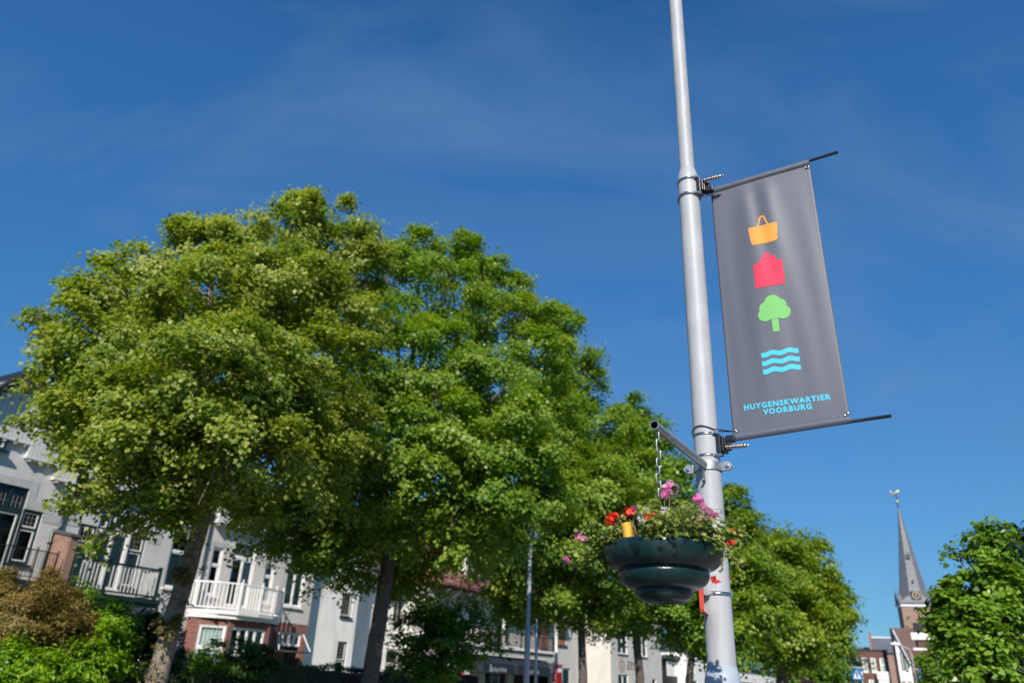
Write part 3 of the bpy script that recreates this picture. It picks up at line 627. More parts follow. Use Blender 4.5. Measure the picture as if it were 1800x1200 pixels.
def strand(pts, n, spread, sizes=(0.018, 0.036)):
    P = [Vector(p) for p in pts]; out_ = []
    for k in range(n):
        t = (k + random.random()) / n * (len(P) - 1); i = min(int(t), len(P) - 2); q = P[i].lerp(P[i + 1], t - i)
        out_.append(q + Vector(unit(RNG.normal(size=3)).tolist()) * spread * random.random())
    return out_
def flower_head(parent, base, c, m, rad_=0.026, nfl=13, nm='flower_head', up=Vector((0, 0, 1))):
    cen, nor, siz, tin, tt = [], [], [], [], []
    for k in range(nfl):
        d = Vector(unit(RNG.normal(size=3) + np.array(up) * 0.55).tolist()); fc = c + d * rad_ * (0.25 + 0.95 * random.random())
        fn = (d + Vector(RNG.normal(size=3).tolist()) * 0.3).normalized(); a = fn.orthogonal().normalized(); bb = fn.cross(a); ph = random.random() * 6; tv = random.random()
        for j in range(5):
            an = ph + j * 2 * math.pi / 5; dr = a * math.cos(an) + bb * math.sin(an)
            cen.append(fc + dr * 0.0052); nor.append(fn + dr * -0.25); siz.append(0.0128); tin.append(min(1, max(0, tv * 0.6 + random.random() * 0.4))); tt.append(dr * 4)
    o = leaf_mesh(nm, np.array([list(x) for x in cen]), np.array([list(x) for x in nor]), np.array(siz), np.array(tin), m,
                  np.array([[0, 0, 0], [0.5, 0.36, 0.02], [1.0, 0.22, -0.06], [1.0, -0.22, -0.06], [0.5, -0.36, 0.02]]), parent, base, out=np.array([list(x) for x in tt]))
    return o
EYEV = Vector((0, 0, 1.6))
def geranium(label, dome, strands, flowers, group=None, n=0, sprigs=0):
    """dome: (angle0, angle1, radius0, radius1) sector of the bowl filled; strands: pixel polylines; flowers: (px, py, r, material, radius, florets)"""
    root = thing('geranium_plant', label, 'plant', BC, 0, group); base = tuple(BC)
    cen, nor = [], []; st = MB()
    a0, a1, r0, r1, hmax = dome
    n = int(n * 2.9)
    for k in range(n):
        a = rad(a0 + (a1 - a0) * random.random()); r = math.sqrt(random.uniform(r0 * r0, r1 * r1)); h = hmax * max(0.0, 1 - (r / 0.27) ** 2) * random.random() ** 0.55 + 0.004
        if r > 0.205: r *= 1.0 + 0.13 * random.random(); h = random.uniform(-0.012, 0.05)
        if False: pass
        p = BC + Vector((math.cos(a) * r, math.sin(a) * r, h)); cen.append(p); nor.append(Vector((math.cos(a), math.sin(a), 0)) * (r / 0.2) + Vector((0, 0, 0.9)) + Vector(RNG.normal(size=3).tolist()) * 0.55)
        if k % 30 == 0: st.tube([Vector((math.cos(a) * r * 0.6, math.sin(a) * r * 0.6, -0.02)), (p - BC) + Vector((0, 0, -0.01)), (p - BC)], [0.0022, 0.0016, 0.001], M_TWIG, 5, False)
    for k in range(sprigs):                         # shoots added out over the front rim to cast leaf shadows on the bowl
        a = rad(238 + 62 * (k + random.random()) / sprigs); e = random.uniform(0.31, 0.41); hh = random.uniform(0.03, 0.10)
        q0 = Vector((math.cos(a) * 0.17, math.sin(a) * 0.17, 0.02)); q1 = Vector((math.cos(a) * 0.27, math.sin(a) * 0.27, hh * 0.9 + 0.02)); q2 = Vector((math.cos(a + .1) * e, math.sin(a + .1) * e, hh))
        st.tube([q0, q1, q2], [0.002, 0.0016, 0.001], M_TWIG, 5, False)
        for m_ in range(6):
            t = 0.35 + 0.65 * m_ / 5; q = (q0.lerp(q1, t)).lerp(q1.lerp(q2, t), t) + Vector(RNG.normal(size=3).tolist()) * 0.011
            cen.append(BC + q); nor.append(Vector((0, -0.4, 0.9)) + Vector(RNG.normal(size=3).tolist()) * 0.5)
    for poly, rr_, cnt, sp in strands:
        cnt = int(cnt * 2.2)
        P = [at(x, y, rr_) for x, y in poly]; Q = []
        for i in range(len(P) - 1):
            for t in (0, .34, .67): Q.append(P[i].lerp(P[i + 1], t) + Vector(RNG.normal(size=3).tolist()) * 0.003)
        Q.append(P[-1]); st.tube([q - BC for q in Q], [0.0026 - 0.0014 * i / len(Q) for i in range(len(Q))], M_TWIG, 6, False)
        for q in strand(P, cnt, sp):
            cen.append(q); nor.append(Vector((-sd.x * -0.3, -0.5, 0.8)) + Vector(RNG.normal(size=3).tolist()) * 0.6)
    keep = []; FL = [(at(px_, py_, 3.08)) for px_, py_ in ((1072, 914), (1082, 907), (1107, 902))]
    for i_, q in enumerate(cen):                    # nothing grows through or in front of the watering tube
        a_ = math.atan2(q.x, q.y); a_h = math.atan2(h0.x, h0.y)
        if any((q - EYEV).angle(f_ - EYEV) < 0.0085 and (q - EYEV).length < (f_ - EYEV).length for f_ in FL): keep.append(False); continue
        keep.append(not (abs(a_ - a_h) < 0.0155 and q.z < h1.z + 0.025 and math.hypot(q.x, q.y) < 3.10))
    cen = [q for q, k_ in zip(cen, keep) if k_]; nor = [q for q, k_ in zip(nor, keep) if k_]
    c_ = np.array([list(x) for x in cen]); n_ = np.array([list(x) for x in nor]); N_ = len(c_)
    leaf_mesh('foliage', c_, n_, 0.010 + 0.013 * RNG.random(N_), np.clip(RNG.normal(size=N_) * 0.26 + 0.42, 0, 1), M_GERA, IVY, root, base)
    for px, py, rr_, m, R_, nf in flowers:
        c = at(px, py, rr_); foot = BC + (c - BC) * Vector((0.6, 0.6, 0.2)) if False else BC + Vector(((c - BC).x * 0.75, (c - BC).y * 0.75, 0.03))
        if (c - BC).z > 0.0 and Vector(((c - BC).x, (c - BC).y)).length < 0.3:
            st.tube([foot - BC, foot.lerp(c, 0.6) - BC + Vector((0, 0, 0.008)), c - BC], [0.002, 0.0018, 0.0015], M_TWIG, 6, False)
        flower_head(root, base, c, m, R_, nf)
    st.build('stems', root)
    return root
GG = 'geraniums growing in the hanging bowl'
geranium('geranium with one big pink and white flower head high in front of the chain', (0, 360, 0.0, 0.12, 0.20), [([(1170, 940), (1174, 900), (1177, 872)], 3.08, 3, 0.012)], [(1177, 860, 3.04, M_PINK, 0.032, 30), (1168, 868, 3.03, M_MAG, 0.018, 12)], GG, 620)
geranium('geranium with two magenta flower heads in front of the lamp post', (-70, 60, 0.08, 0.235, 0.21), [([(1215, 930), (1226, 905), (1230, 890)], 3.1, 4, 0.012), ([(1235, 940), (1245, 920), (1248, 905)], 3.1, 26, 0.03)], [(1226, 880, 2.98, M_MAG, 0.020, 12), (1234, 890, 2.98, M_MAG, 0.013, 8), (1245, 903, 2.98, M_MAG, 0.018, 10), (1258, 906, 2.98, M_MAG, 0.010, 5)], GG, 560, 0)
geranium('geranium with two bright red flower heads left of the yellow tube top', (200, 262, 0.10, 0.235, 0.19), [([(1092, 938), (1083, 925), (1077, 915)], 3.1, 3, 0.01), ([(1118, 940), (1110, 920), (1107, 905)], 3.1, 4, 0.01)], [(1072, 914, 3.08, M_REDP, 0.022, 16), (1082, 907, 3.08, M_REDP, 0.015, 9), (1107, 902, 3.08, M_REDP, 0.022, 22), (1114, 895, 3.07, M_MAG, 0.010, 6)], GG, 420)
geranium('geranium trailing over the left rim with two pale magenta flower heads', (120, 215, 0.10, 0.25, 0.15), [([(1085, 950), (1060, 935), (1035, 930), (1022, 942)], 3.2, 70, 0.04), ([(1078, 955), (1060, 955), (1040, 962), (1028, 975), (1004, 985)], 3.22, 100, 0.045), ([(1080, 950), (1065, 970), (1058, 985), (1066, 1003)], 3.2, 60, 0.035), ([(1085, 945), (1068, 930), (1052, 925), (1040, 925), (1028, 918)], 3.2, 60, 0.03)],
         [(1020, 942, 3.2, M_MAG, 0.020, 10), (1028, 946, 3.2, M_PINK, 0.010, 4), (996, 983, 3.22, M_MAG, 0.012, 7)], GG, 380)
geranium('geranium spilling over the right rim with small hanging red flowers', (-30, 70, 0.16, 0.25, 0.14), [([(1250, 943), (1262, 957), (1280, 968), (1296, 985), (1306, 996)], 3.02, 26, 0.028), ([(1250, 940), (1275, 940), (1295, 942), (1312, 950)], 3.1, 44, 0.034), ([(1255, 942), (1276, 962), (1270, 985), (1266, 1008)], 3.0, 5, 0.008), ([(1262, 945), (1263, 958), (1258, 970)], 3.0, 12, 0.018), ([(1245, 940), (1270, 928), (1285, 925), (1300, 935)], 3.15, 46, 0.03), ([(1276, 962), (1290, 960), (1303, 952)], 3.05, 8, 0.016), ([(1292, 990), (1290, 1000)], 3.02, 10, 0.018)],
         [(1254, 1016, 3.0, M_REDP, 0.008, 4), (1263, 1024, 3.0, M_REDP, 0.008, 3), (1282, 1015, 3.0, M_REDP, 0.006, 2), (1287, 932, 3.1, M_REDP, 0.006, 2), (1282, 956, 3.05, M_REDP, 0.006, 2), (1289, 954, 3.05, M_REDP, 0.005, 2)], GG, 240)
geranium('low geranium with scattered white and small red flowers between tube and chain', (225, 320, 0.05, 0.235, 0.17), [], [(1127, 912, 2.96, M_WHP, 0.018, 7), (1169, 897, 2.96, M_WHP, 0.009, 4), (1138, 906, 2.96, M_REDP, 0.008, 3), (1150, 905, 2.96, M_REDP, 0.007, 3), (1158, 912, 3.03, M_PINK, 0.007, 2), (1190, 935, 2.98, M_WHP, 0.008, 2)], GG, 620, 24)

# ------------------------------------------------------------------ street trees
GT = 'linden trees in a row along the pavement'
tree('linden_tree', 'nearest linden tree at left with leafy sprouts on its leaning trunk and yellowish bracts', 'tree', ground(250, 1240, 15.0),
     [at(275, 1200, 15), at(312, 1060, 15.0), at(345, 950, 15.0), at(372, 860, 14.9)], [0.21, 0.17, 0.158, 0.15, 0.12],
     [(520, 405, 15, .8), (545, 375, 15.3, .45), (440, 450, 15, 1.0), (360, 435, 15, .62), (335, 395, 15, .3), (600, 420, 15.5, .8), (640, 470, 15.5, .7), (655, 430, 15.6, .35), (270, 500, 15, .85), (235, 455, 15, .3), (185, 525, 14.5, .6), (160, 490, 14.5, .25), (122, 560, 14.5, .38), (76, 550, 14.5, .15), (52, 550, 14.5, .08), (370, 550, 13.8, 1.1), (500, 520, 14, 1.1), (600, 560, 14.5, 1.0),
      (140, 640, 14, .56), (92, 612, 14, .22), (100, 680, 14, .34), (58, 676, 14, .15), (200, 620, 13.5, .9), (98, 735, 14.3, .34), (52, 738, 14.3, .15), (165, 725, 13.8, .72), (240, 730, 12.8, 1.0), (350, 665, 12.0, 1.1), (450, 670, 12.5, 1.0), (560, 660, 13.5, 1.0),
      (290, 790, 12.4, .85), (400, 790, 12, .95), (180, 815, 13.2, .62), (135, 800, 13.2, .28), (500, 780, 13, 1.0), (245, 880, 13.6, .42), (150, 880, 13.5, .24), (115, 890, 13.5, .14), (200, 885, 13.5, .28), (290, 870, 13, .5), (160, 950, 13.5, .1), (260, 920, 13.5, .22), (420, 870, 13.2, .5), (540, 840, 14, .7), (370, 880, 14.6, .28), (590, 760, 14, .7), (120, 765, 14, .32), (130, 870, 13.5, .24), (250, 905, 13.5, .25), (300, 920, 13.1, .22), (215, 935, 13.4, .2), (175, 962, 13.5, .1), (330, 890, 13.1, .3), (415, 905, 13.3, .3), (60, 560, 14.5, .1), (200, 470, 14.6, .3), (28, 742, 14.3, .08), (48, 682, 14.3, .08),
      (300, 600, 17.3, 1.1), (450, 590, 17.5, 1.2), (210, 700, 16.5, .9), (360, 740, 17, 1.0), (520, 700, 17.5, 1.1), (560, 490, 17, .8)],
     M_LEAF1, M_BARK, GT, dens=13, per=30, csize=0.26, leaf=0.080, bright=0.56)
tree('linden_tree', 'second linden tree from the left, broad crown above the white corner house', 'tree', ground(640, 1225, 19.0),
     [at(650, 1200, 19), at(668, 1080, 19), at(686, 970, 19), at(705, 860, 19)], [0.235, 0.20, 0.18, 0.155, 0.12],
     [(740, 450, 20, .7), (690, 470, 20, .85), (800, 460, 20.5, .85), (860, 480, 21, .75), (905, 505, 21.3, .6), (765, 530, 19, 1.2), (865, 560, 20.5, 1.1), (660, 570, 18, 1.15), (940, 560, 21, .8), (750, 650, 17, 1.25), (650, 690, 17, 1.15), (850, 680, 17.5, 1.2), (940, 650, 20, 1.1),
      (700, 770, 16.2, 1.15), (800, 780, 15.8, 1.15), (900, 780, 16.3, 1.1), (600, 790, 17.6, 1.05), (640, 880, 17.5, .95), (740, 860, 16, 1.0), (840, 870, 15.8, 1.05), (930, 860, 16.8, .9), (985, 880, 17.5, .6), (700, 940, 17, .6), (790, 945, 16.5, .6), (880, 940, 17, .65), (560, 900, 18.3, .85), (490, 950, 18.3, .45), (430, 965, 18.2, .25), (540, 985, 18.3, .42), (560, 1040, 18.3, .2), (600, 970, 18.3, .65), (640, 1000, 19, .5),
      (760, 730, 22, 1.2), (860, 740, 22, 1.2), (650, 820, 21.5, 1.1), (570, 850, 21.5, .9), (700, 920, 21, .8), (480, 900, 19, .6), (450, 930, 19, .42), (520, 930, 19.5, .8), (600, 930, 19.8, .8), (660, 950, 20, .8), (720, 960, 20, .85), (770, 940, 20, .8), (830, 960, 19.5, .8), (700, 1015, 20, .6), (620, 1020, 19.6, .5), (760, 1040, 20.2, .5), (560, 965, 19, .6), (430, 890, 18.8, .4), (780, 990, 20, .45), (740, 1020, 20, .4), (700, 1000, 20, .5)],
     M_LEAF2, M_BARKD, GT, dens=11, per=28, csize=0.30, leaf=0.092, bright=0.55)
tree('linden_tree', 'third linden tree along the row, tall crown rising behind the chain of the bowl', 'tree', ground(1022, 1235, 29.4),
     [at(1025, 1190, 29.4), at(1022, 1110, 29.4), at(1018, 1020, 29.4), at(1015, 900, 29.4)], [0.19, 0.155, 0.14, 0.12, 0.1],
     [(960, 560, 29.5, .9), (985, 575, 29, .8), (990, 640, 28, 1.3), (1020, 690, 29, 1.2), (950, 720, 27, 1.4), (1050, 740, 29, 1.3), (1000, 770, 26, 1.6), (1070, 800, 28, 1.5), (1110, 830, 28.5, 1.0), (960, 850, 25.5, 1.4), (1040, 870, 26, 1.5), (1100, 880, 28, 1.3), (930, 940, 25.5, 1.1), (1000, 950, 26, 1.2), (1080, 950, 27, 1.2), (900, 1000, 26.5, .9), (970, 1030, 27, .9), (1050, 1020, 28, 1.1), (870, 960, 28, .8), (930, 1060, 28, .55), (880, 1050, 28, .5), (990, 1080, 28.5, .6), (1080, 1060, 29, .7), (960, 780, 31, 1.5), (1040, 920, 31, 1.5), (900, 980, 28.5, 1.2), (860, 930, 27.5, 1.2), (960, 1000, 29, 1.2), (910, 1060, 29, .9), (955, 1085, 29, .6), (1040, 1075, 29.5, .8), (830, 900, 27, 1.1), (880, 1010, 29, 1.0), (930, 1090, 29, .5), (890, 1075, 28.8, .45), (1000, 1090, 29.4, .6), (1060, 1090, 29.6, .6), (1000, 1060, 29.5, .9), (940, 900, 29, 1.3)],
     M_LEAF2, M_BARKD, GT, dens=6.0, per=28, csize=0.40, leaf=0.12, bright=0.58)
tree('linden_tree', 'fourth linden tree, directly left of the lamp post with brighter green crown', 'tree', ground(1122, 1240, 34.8),
     [at(1125, 1190, 34.8), at(1117, 1110, 34.8), at(1115, 1040, 34.8), at(1125, 930, 34.8)], [0.21, 0.175, 0.16, 0.13, 0.1],
     [(1110, 725, 36, .9), (1140, 760, 36, 1.1), (1100, 790, 35, 1.2), (1160, 820, 36, 1.3), (1120, 850, 34, 1.5), (1185, 860, 36, 1.1), (1205, 900, 36, 1.2), (1140, 920, 33, 1.6), (1215, 960, 36, 1.2), (1110, 1000, 33, 1.3), (1185, 1000, 34, 1.5), (1225, 1030, 36, 1.1), (1160, 1060, 34, 1.1), (1090, 1060, 33.5, .9), (1200, 1080, 36, 1.0), (1060, 1110, 34, .5), (1225, 1100, 36, .8), (1165, 1110, 35, .6), (1140, 1000, 37, 1.6), (1190, 1050, 37, 1.4), (1240, 1080, 37, .9), (1100, 1090, 34.5, .8), (1200, 1115, 37, .8), (1155, 1085, 36.5, .9)],
     M_LEAFY, M_BARKD, GT, dens=4.4, per=28, csize=0.45, leaf=0.14, bright=0.42)
tree('linden_tree', 'fifth linden tree, its crown showing just right of the lamp post', 'tree', ground(1208, 1240, 47),
     [at(1212, 1195, 47), at(1216, 1150, 47), at(1235, 1060, 47)], [0.3, 0.22, 0.18, 0.12],
     [(1285, 890, 48, 1.1), (1265, 930, 48, 1.5), (1310, 910, 48, .8), (1300, 960, 48, 1.7), (1250, 990, 46, 1.7), (1320, 1010, 47, 1.8), (1270, 1050, 46, 1.8), (1230, 1120, 47, 1.2), (1330, 1070, 47, 1.7), (1290, 1120, 46, 1.5), (1190, 1120, 46, .9)],
     M_LEAF3, M_BARKD, GT, dens=3.0, per=28, csize=0.6, leaf=0.18, bright=0.42)
tree('linden_tree', 'farthest big linden tree, yellow-green crown ending the row before the church', 'tree', ground(1372, 1240, 55),
     [at(1375, 1195, 55), at(1378, 1150, 55), at(1385, 1060, 55)], [0.5, 0.38, 0.34, 0.2],
     [(1350, 935, 55, 1.1), (1385, 945, 56, 1.1), (1345, 980, 54, 1.7), (1410, 975, 56, 1.3), (1390, 1010, 54, 1.9), (1440, 1010, 57, 1.3), (1360, 1060, 53, 2.0), (1430, 1060, 56, 1.8), (1465, 1050, 58, 1.2), (1480, 1085, 58, .9), (1400, 1110, 54, 1.9), (1460, 1100, 57, 1.3), (1350, 1130, 53, 1.3), (1325, 1020, 54, 1.3), (1435, 1140, 57, 1.0), (1430, 950, 56, .8), (1300, 1090, 52, 1.6), (1330, 1150, 53, 1.1), (1400, 1155, 55, 1.2), (1460, 1135, 57, 1.2), (1370, 1010, 57, 1.8), (1410, 1060, 58, 1.8), (1320, 1060, 56, 1.6), (1445, 1080, 58, 1.3)],
     M_LEAF3, M_BARKD, GT, dens=2.8, per=28, csize=0.65, leaf=0.20, bright=0.55)
# sprouting tufts on the first trunk
t1 = [o for o in bpy.data.objects if o.name == 'linden_tree'][0]
tuft = [(at(x, y, 14.72), R) for x, y, R in ((318, 1012, .16), (300, 1045, .14), (296, 1105, .19), (280, 1130, .12), (262, 1165, .12), (332, 950, .12), (325, 1060, .12), (270, 1190, .12), (345, 905, .14), (312, 1085, .12), (352, 1000, .1), (322, 975, .1))]
c, n, s, t, o_x = clumps(tuft, dens=70, per=9, csize=0.09, leaf=0.05, bright=0.55)
leaf_mesh('trunk_sprouts', c, n, s, t, M_SPROUT, DIAMOND, t1, tuple(t1.location))

tree('young_tree', 'small dark green tree standing in shade before the shop with navy awnings', 'tree', ground(775, 1240, 21.5),
     [at(778, 1195, 21.5), at(776, 1150, 21.5), at(772, 1100, 21.5)], [0.07, 0.06, 0.05, 0.04],
     [(770, 1075, 21.5, .32), (740, 1090, 21.5, .42), (800, 1095, 21.5, .42), (715, 1120, 21, .36), (770, 1125, 21, .5), (825, 1120, 21.5, .36), (860, 1130, 21.5, .22), (740, 1160, 21, .45), (795, 1160, 21, .45), (840, 1150, 21.3, .25), (760, 1190, 21, .4), (710, 1150, 21, .25), (850, 1085, 21.5, .3), (880, 1138, 21.5, .2), (745, 1055, 21.8, .35), (815, 1060, 21.8, .35), (700, 1090, 21.4, .3), (865, 1110, 21.6, .25), (700, 1175, 21, .25)],
     M_LEAF2, M_BARKD, dens=34, per=18, csize=0.22, leaf=0.085, bright=0.22)  # low tint: the big linden's shade put into this tree's leaf colour
# right-hand trees
tree('young_maple', 'big-leaved bright green young tree in sun near the right edge', 'tree', ground(1735, 1260, 13.6),
     [at(1740, 1195, 13.6), at(1742, 1120, 13.7), at(1742, 1030, 13.8)], [0.06, 0.05, 0.045, 0.03],
     [(1742, 920, 14, .16), (1755, 935, 14, .18), (1722, 945, 14, .18), (1740, 965, 14, .25), (1688, 972, 14, .14), (1668, 962, 14, .10), (1748, 1020, 13.8, .32), (1665, 1045, 13.8, .20), (1700, 1060, 13.7, .34), (1640, 1075, 13.8, .17), (1648, 1105, 13.8, .16), (1632, 1088, 13.8, .1), (1660, 1130, 13.8, .2), (1745, 1085, 13.7, .36), (1675, 1095, 13.7, .28), (1715, 1120, 13.6, .30), (1690, 1130, 13.6, .2), (1770, 1000, 14.1, .22), (1740, 1140, 13.4, .3), (1700, 1160, 13.5, .28), (1780, 1140, 13.4, .2), (1735, 1185, 13.3, .3), (1680, 1185, 13.5, .2)],
     M_LEAFY, M_BARK, shape=HEART, dens=58, per=11, csize=0.14, leaf=0.072, bright=0.5)
tree('dark_tree', 'dark bluish-green tree rising behind the bright young tree at the right edge', 'tree', ground(1830, 1260, 15),
     [at(1800, 1195, 15), at(1797, 1130, 15), at(1800, 1030, 15)], [0.12, 0.09, 0.08, 0.05],
     [(1782, 935, 15.3, .2), (1798, 950, 15.3, .22), (1775, 975, 15.2, .3), (1810, 1000, 15.2, .5), (1785, 1030, 15, .4), (1820, 1070, 15, .6), (1780, 1100, 14.9, .4), (1850, 1010, 15.3, .6), (1850, 1120, 15.2, .7), (1770, 1160, 14.6, .35), (1810, 1170, 14.8, .5), (1740, 1180, 14.6, .3)],
     M_LEAFD, M_BARKD, shape=HEART, dens=50, per=12, csize=0.18, leaf=0.095, bright=0.5)
def bush(name, label, px, py, r, lobes, m, cat='shrub', group=None, shape=DIAMOND, **kw):
    base = ground(px, py, r); root = thing(name, label, cat, base, 0, group); lo = [(at(x, y, q), R) for x, y, q, R in lobes]
    b = MB()
    for c, R in lo: 
        e = c - base; b.tube([Vector((e.x * 0.2, e.y * 0.2, 0)), Vector((e.x * 0.6, e.y * 0.6, e.z * 0.6)), e], [0.035, 0.022, 0.01], M_BARKD, 6, False)
    b.build('stems', root)
    c, n, s, t, o = clumps(lo, **kw); leaf_mesh('foliage', c, n, s, t, m, shape, root, base, out=o); return root
bush('round_shrub', 'fine-leaved green shrub low at right below the young tree', 1680, 1230, 20, [(1668, 1135, 20, .34), (1690, 1150, 20, .45), (1648, 1165, 20, .25), (1665, 1180, 20, .5), (1710, 1180, 20, .45), (1650, 1185, 20, .3), (1740, 1190, 19.5, .4), (1665, 1200, 20, .4)], M_LEAFY, dens=60, per=16, csize=0.16, leaf=0.055, bright=0.6)
bush('street_shrub', 'bright green bushy tree filling the gap left of the blue crossing sign', 1450, 1235, 72, [(1420, 1150, 72, 1.6), (1460, 1165, 72, 1.6), (1380, 1170, 72, 1.6), (1484, 1180, 73, .7), (1440, 1195, 70, 1.6), (1400, 1195, 70, 1.4), (1474, 1200, 72, 1.0)], M_LEAFY, dens=1.3, per=24, csize=0.8, leaf=0.28, bright=0.45)
bush('distant_tree', 'hazy dark tree top between the linden row and the brown brick house', 1490, 1235, 120, [(1490, 1155, 120, 1.8), (1480, 1175, 120, 2.2), (1505, 1170, 121, 1.5)], M_LEAFD, 'tree', dens=.8, per=24, csize=1.2, leaf=0.4, bright=0.9)
# ------------------------------------------------------------------ garden shrubs and hedges
bush('maple_shrub', 'domed bronze-red maple shrub in the lower left corner', 60, 1250, 17, [(30, 1060, 17, .55), (85, 1060, 17, .5), (130, 1085, 17, .42), (20, 1110, 16.6, .55), (80, 1110, 16.5, .6), (125, 1125, 16.6, .32), (-30, 1080, 17, .6), (50, 1085, 16.3, .6), (0, 1045, 17.2, .3), (-40, 1140, 16.8, .6)], M_LEAFR, dens=75, per=20, csize=0.15, leaf=0.06, bright=0.5, shape=LONG)
bush('laurel_shrub', 'glossy bright green laurel between the bronze maple and the black balcony', 180, 1250, 16.6, [(150, 1040, 17.5, .2), (165, 1075, 17.3, .35), (200, 1095, 17.2, .40), (225, 1085, 17.3, .2), (180, 1125, 16.8, .42), (215, 1135, 16.9, .28), (145, 1100, 17.2, .35), (160, 1165, 16.6, .4), (120, 1180, 16.4, .45), (140, 1020, 17.5, .12), (200, 1170, 16.9, .3)], M_LAUREL, dens=55, per=14, csize=0.17, leaf=0.10, bright=0.5, shape=LONG)
bush('laurel_shrub', 'low bright green laurel under the bronze maple at the picture corner', 20, 1270, 15.8, [(10, 1165, 15.8, .38), (60, 1170, 15.8, .38), (40, 1195, 15.6, .4), (-20, 1190, 15.8, .45), (95, 1195, 15.6, .35)], M_LAUREL, dens=55, per=14, csize=0.17, leaf=0.10, bright=0.45, shape=LONG)
bush('rhododendron_shrub', 'dark rhododendron in shade between the laurel and the nearest tree trunk', 250, 1260, 18, [(262, 1085, 18.2, .3), (250, 1120, 18, .4), (285, 1110, 18.4, .3), (240, 1160, 17.6, .5), (275, 1165, 18, .4), (215, 1185, 17.5, .45), (255, 1195, 17.4, .4), (170, 1195, 17.2, .4)], M_RHODO, dens=55, per=12, csize=0.2, leaf=0.12, bright=0.4, shape=LONG)
def hedge(name, label, a, c, z, m, r0, wd=0.7, **kw):
    A = Vector(a); B_ = Vector(c); mid = (A + B_) / 2; mid.z = 0; root = thing(name, label, 'hedge', mid)
    L_ = (B_ - A).length; d = (B_ - A).normalized(); nn = Vector((-d.y, d.x, 0)); n_ = int(L_ * 1400)
    t = RNG.random(n_); sgn = RNG.random(n_); cen = np.zeros((n_, 3)); nor = np.zeros((n_, 3))
    for i in range(n_):
        h = RNG.random(); bump_ = 0.05 * math.sin(t[i] * L_ * 2.3) + 0.04 * math.sin(t[i] * L_ * 5.1 + 1)
        if sgn[i] < 0.45: off = RNG.uniform(-wd / 2, wd / 2); zz = z + bump_ + RNG.normal() * 0.035; no = (0, 0, 1)
        else:
            sg_ = -1 if RNG.random() < 0.8 else 1; off = sg_ * (wd / 2 + RNG.normal() * 0.03); zz = z * h + bump_; no = (nn.x * sg_, nn.y * sg_, 0.4)
        p = A + d * (t[i] * L_) + nn * off; cen[i] = (p.x, p.y, zz); nor[i] = no
    nor += RNG.normal(size=(n_, 3)) * 0.5
    b = MB(); q = [A - nn * wd * .4, B_ - nn * wd * .4, B_ + nn * wd * .4, A + nn * wd * .4]
    b.plan([(v.x - mid.x, v.y - mid.y) for v in q], 0, z - 0.06, M_BARKD); b.build('stems', root)
    leaf_mesh('foliage', cen, nor, r0 * (0.7 + 0.6 * RNG.random(n_)), np.clip(RNG.random(n_), 0, 1), m, DIAMOND, root, tuple(mid)); return root
hedge('clipped_hedge', 'clipped dark green hedge below the brick bay with white balcony', SW(13.0, -17.0), SW(19.4, -17.0), 1.70, M_HEDGE, 0.055)
hedge('purple_hedge', 'dark purple barberry hedge in front of the white corner house', SW(19.6, -17.0), SW(27.5, -17.0), 1.66, M_PHEDGE, 0.06)
bush('garden_shrub', 'airy light green shrub before the left window of the brick bay', 370, 1240, 21, [(345, 1160, 21, .28), (330, 1150, 21, .2), (375, 1150, 21, .3), (390, 1170, 21, .25), (350, 1180, 21, .3)], M_LAUREL, dens=45, per=9, csize=0.15, leaf=0.06, bright=0.2)
bush('garden_shrub', 'darker rounded shrub before the right window of the brick bay', 440, 1240, 21.5, [(440, 1150, 21.5, .4), (465, 1165, 21.5, .35), (415, 1170, 21.5, .3), (445, 1185, 21.5, .35)], M_HEDGE, dens=55, per=12, csize=0.17, leaf=0.07, bright=0.9)

# ------------------------------------------------------------------ houses on the left
HR = rad(60.0)                    # local x runs along the street, local y into the building
def house(name, label, s0): return thing(name, label, 'house', SW(s0, -27.0, 0), HR)
def wall(b, x0, x1, z0, z1, y, ops, m, rev=0.14, tops=None):
    """front wall in the XZ plane at y with rectangular openings (x0,x1,z0,z1)"""
    xs = sorted({x0, x1, *[min(max(v, x0), x1) for o in ops for v in o[:2]]}); zs = sorted({z0, z1, *[min(max(v, z0), z1) for o in ops for v in o[2:4]]})
    for i in range(len(xs) - 1):
        for j in range(len(zs) - 1):
            cx = (xs[i] + xs[i + 1]) / 2; cz = (zs[j] + zs[j + 1]) / 2
            if any(o[0] < cx < o[1] and o[2] < cz < o[3] for o in ops): continue
            b.add([(xs[i], y, zs[j]), (xs[i + 1], y, zs[j]), (xs[i + 1], y, zs[j + 1]), (xs[i], y, zs[j + 1])], [(0, 1, 2, 3)], m)
    for a, c, e, f in [o[:4] for o in ops]:
        yy = y + rev
        b.add([(a, y, e), (a, yy, e), (a, yy, f), (a, y, f)], [(0, 1, 2, 3)], m); b.add([(c, y, e), (c, y, f), (c, yy, f), (c, yy, e)], [(0, 1, 2, 3)], m)
        b.add([(a, y, f), (a, yy, f), (c, yy, f), (c, y, f)], [(0, 1, 2, 3)], m); b.add([(a, y, e), (c, y, e), (c, yy, e), (a, yy, e)], [(0, 1, 2, 3)], m)
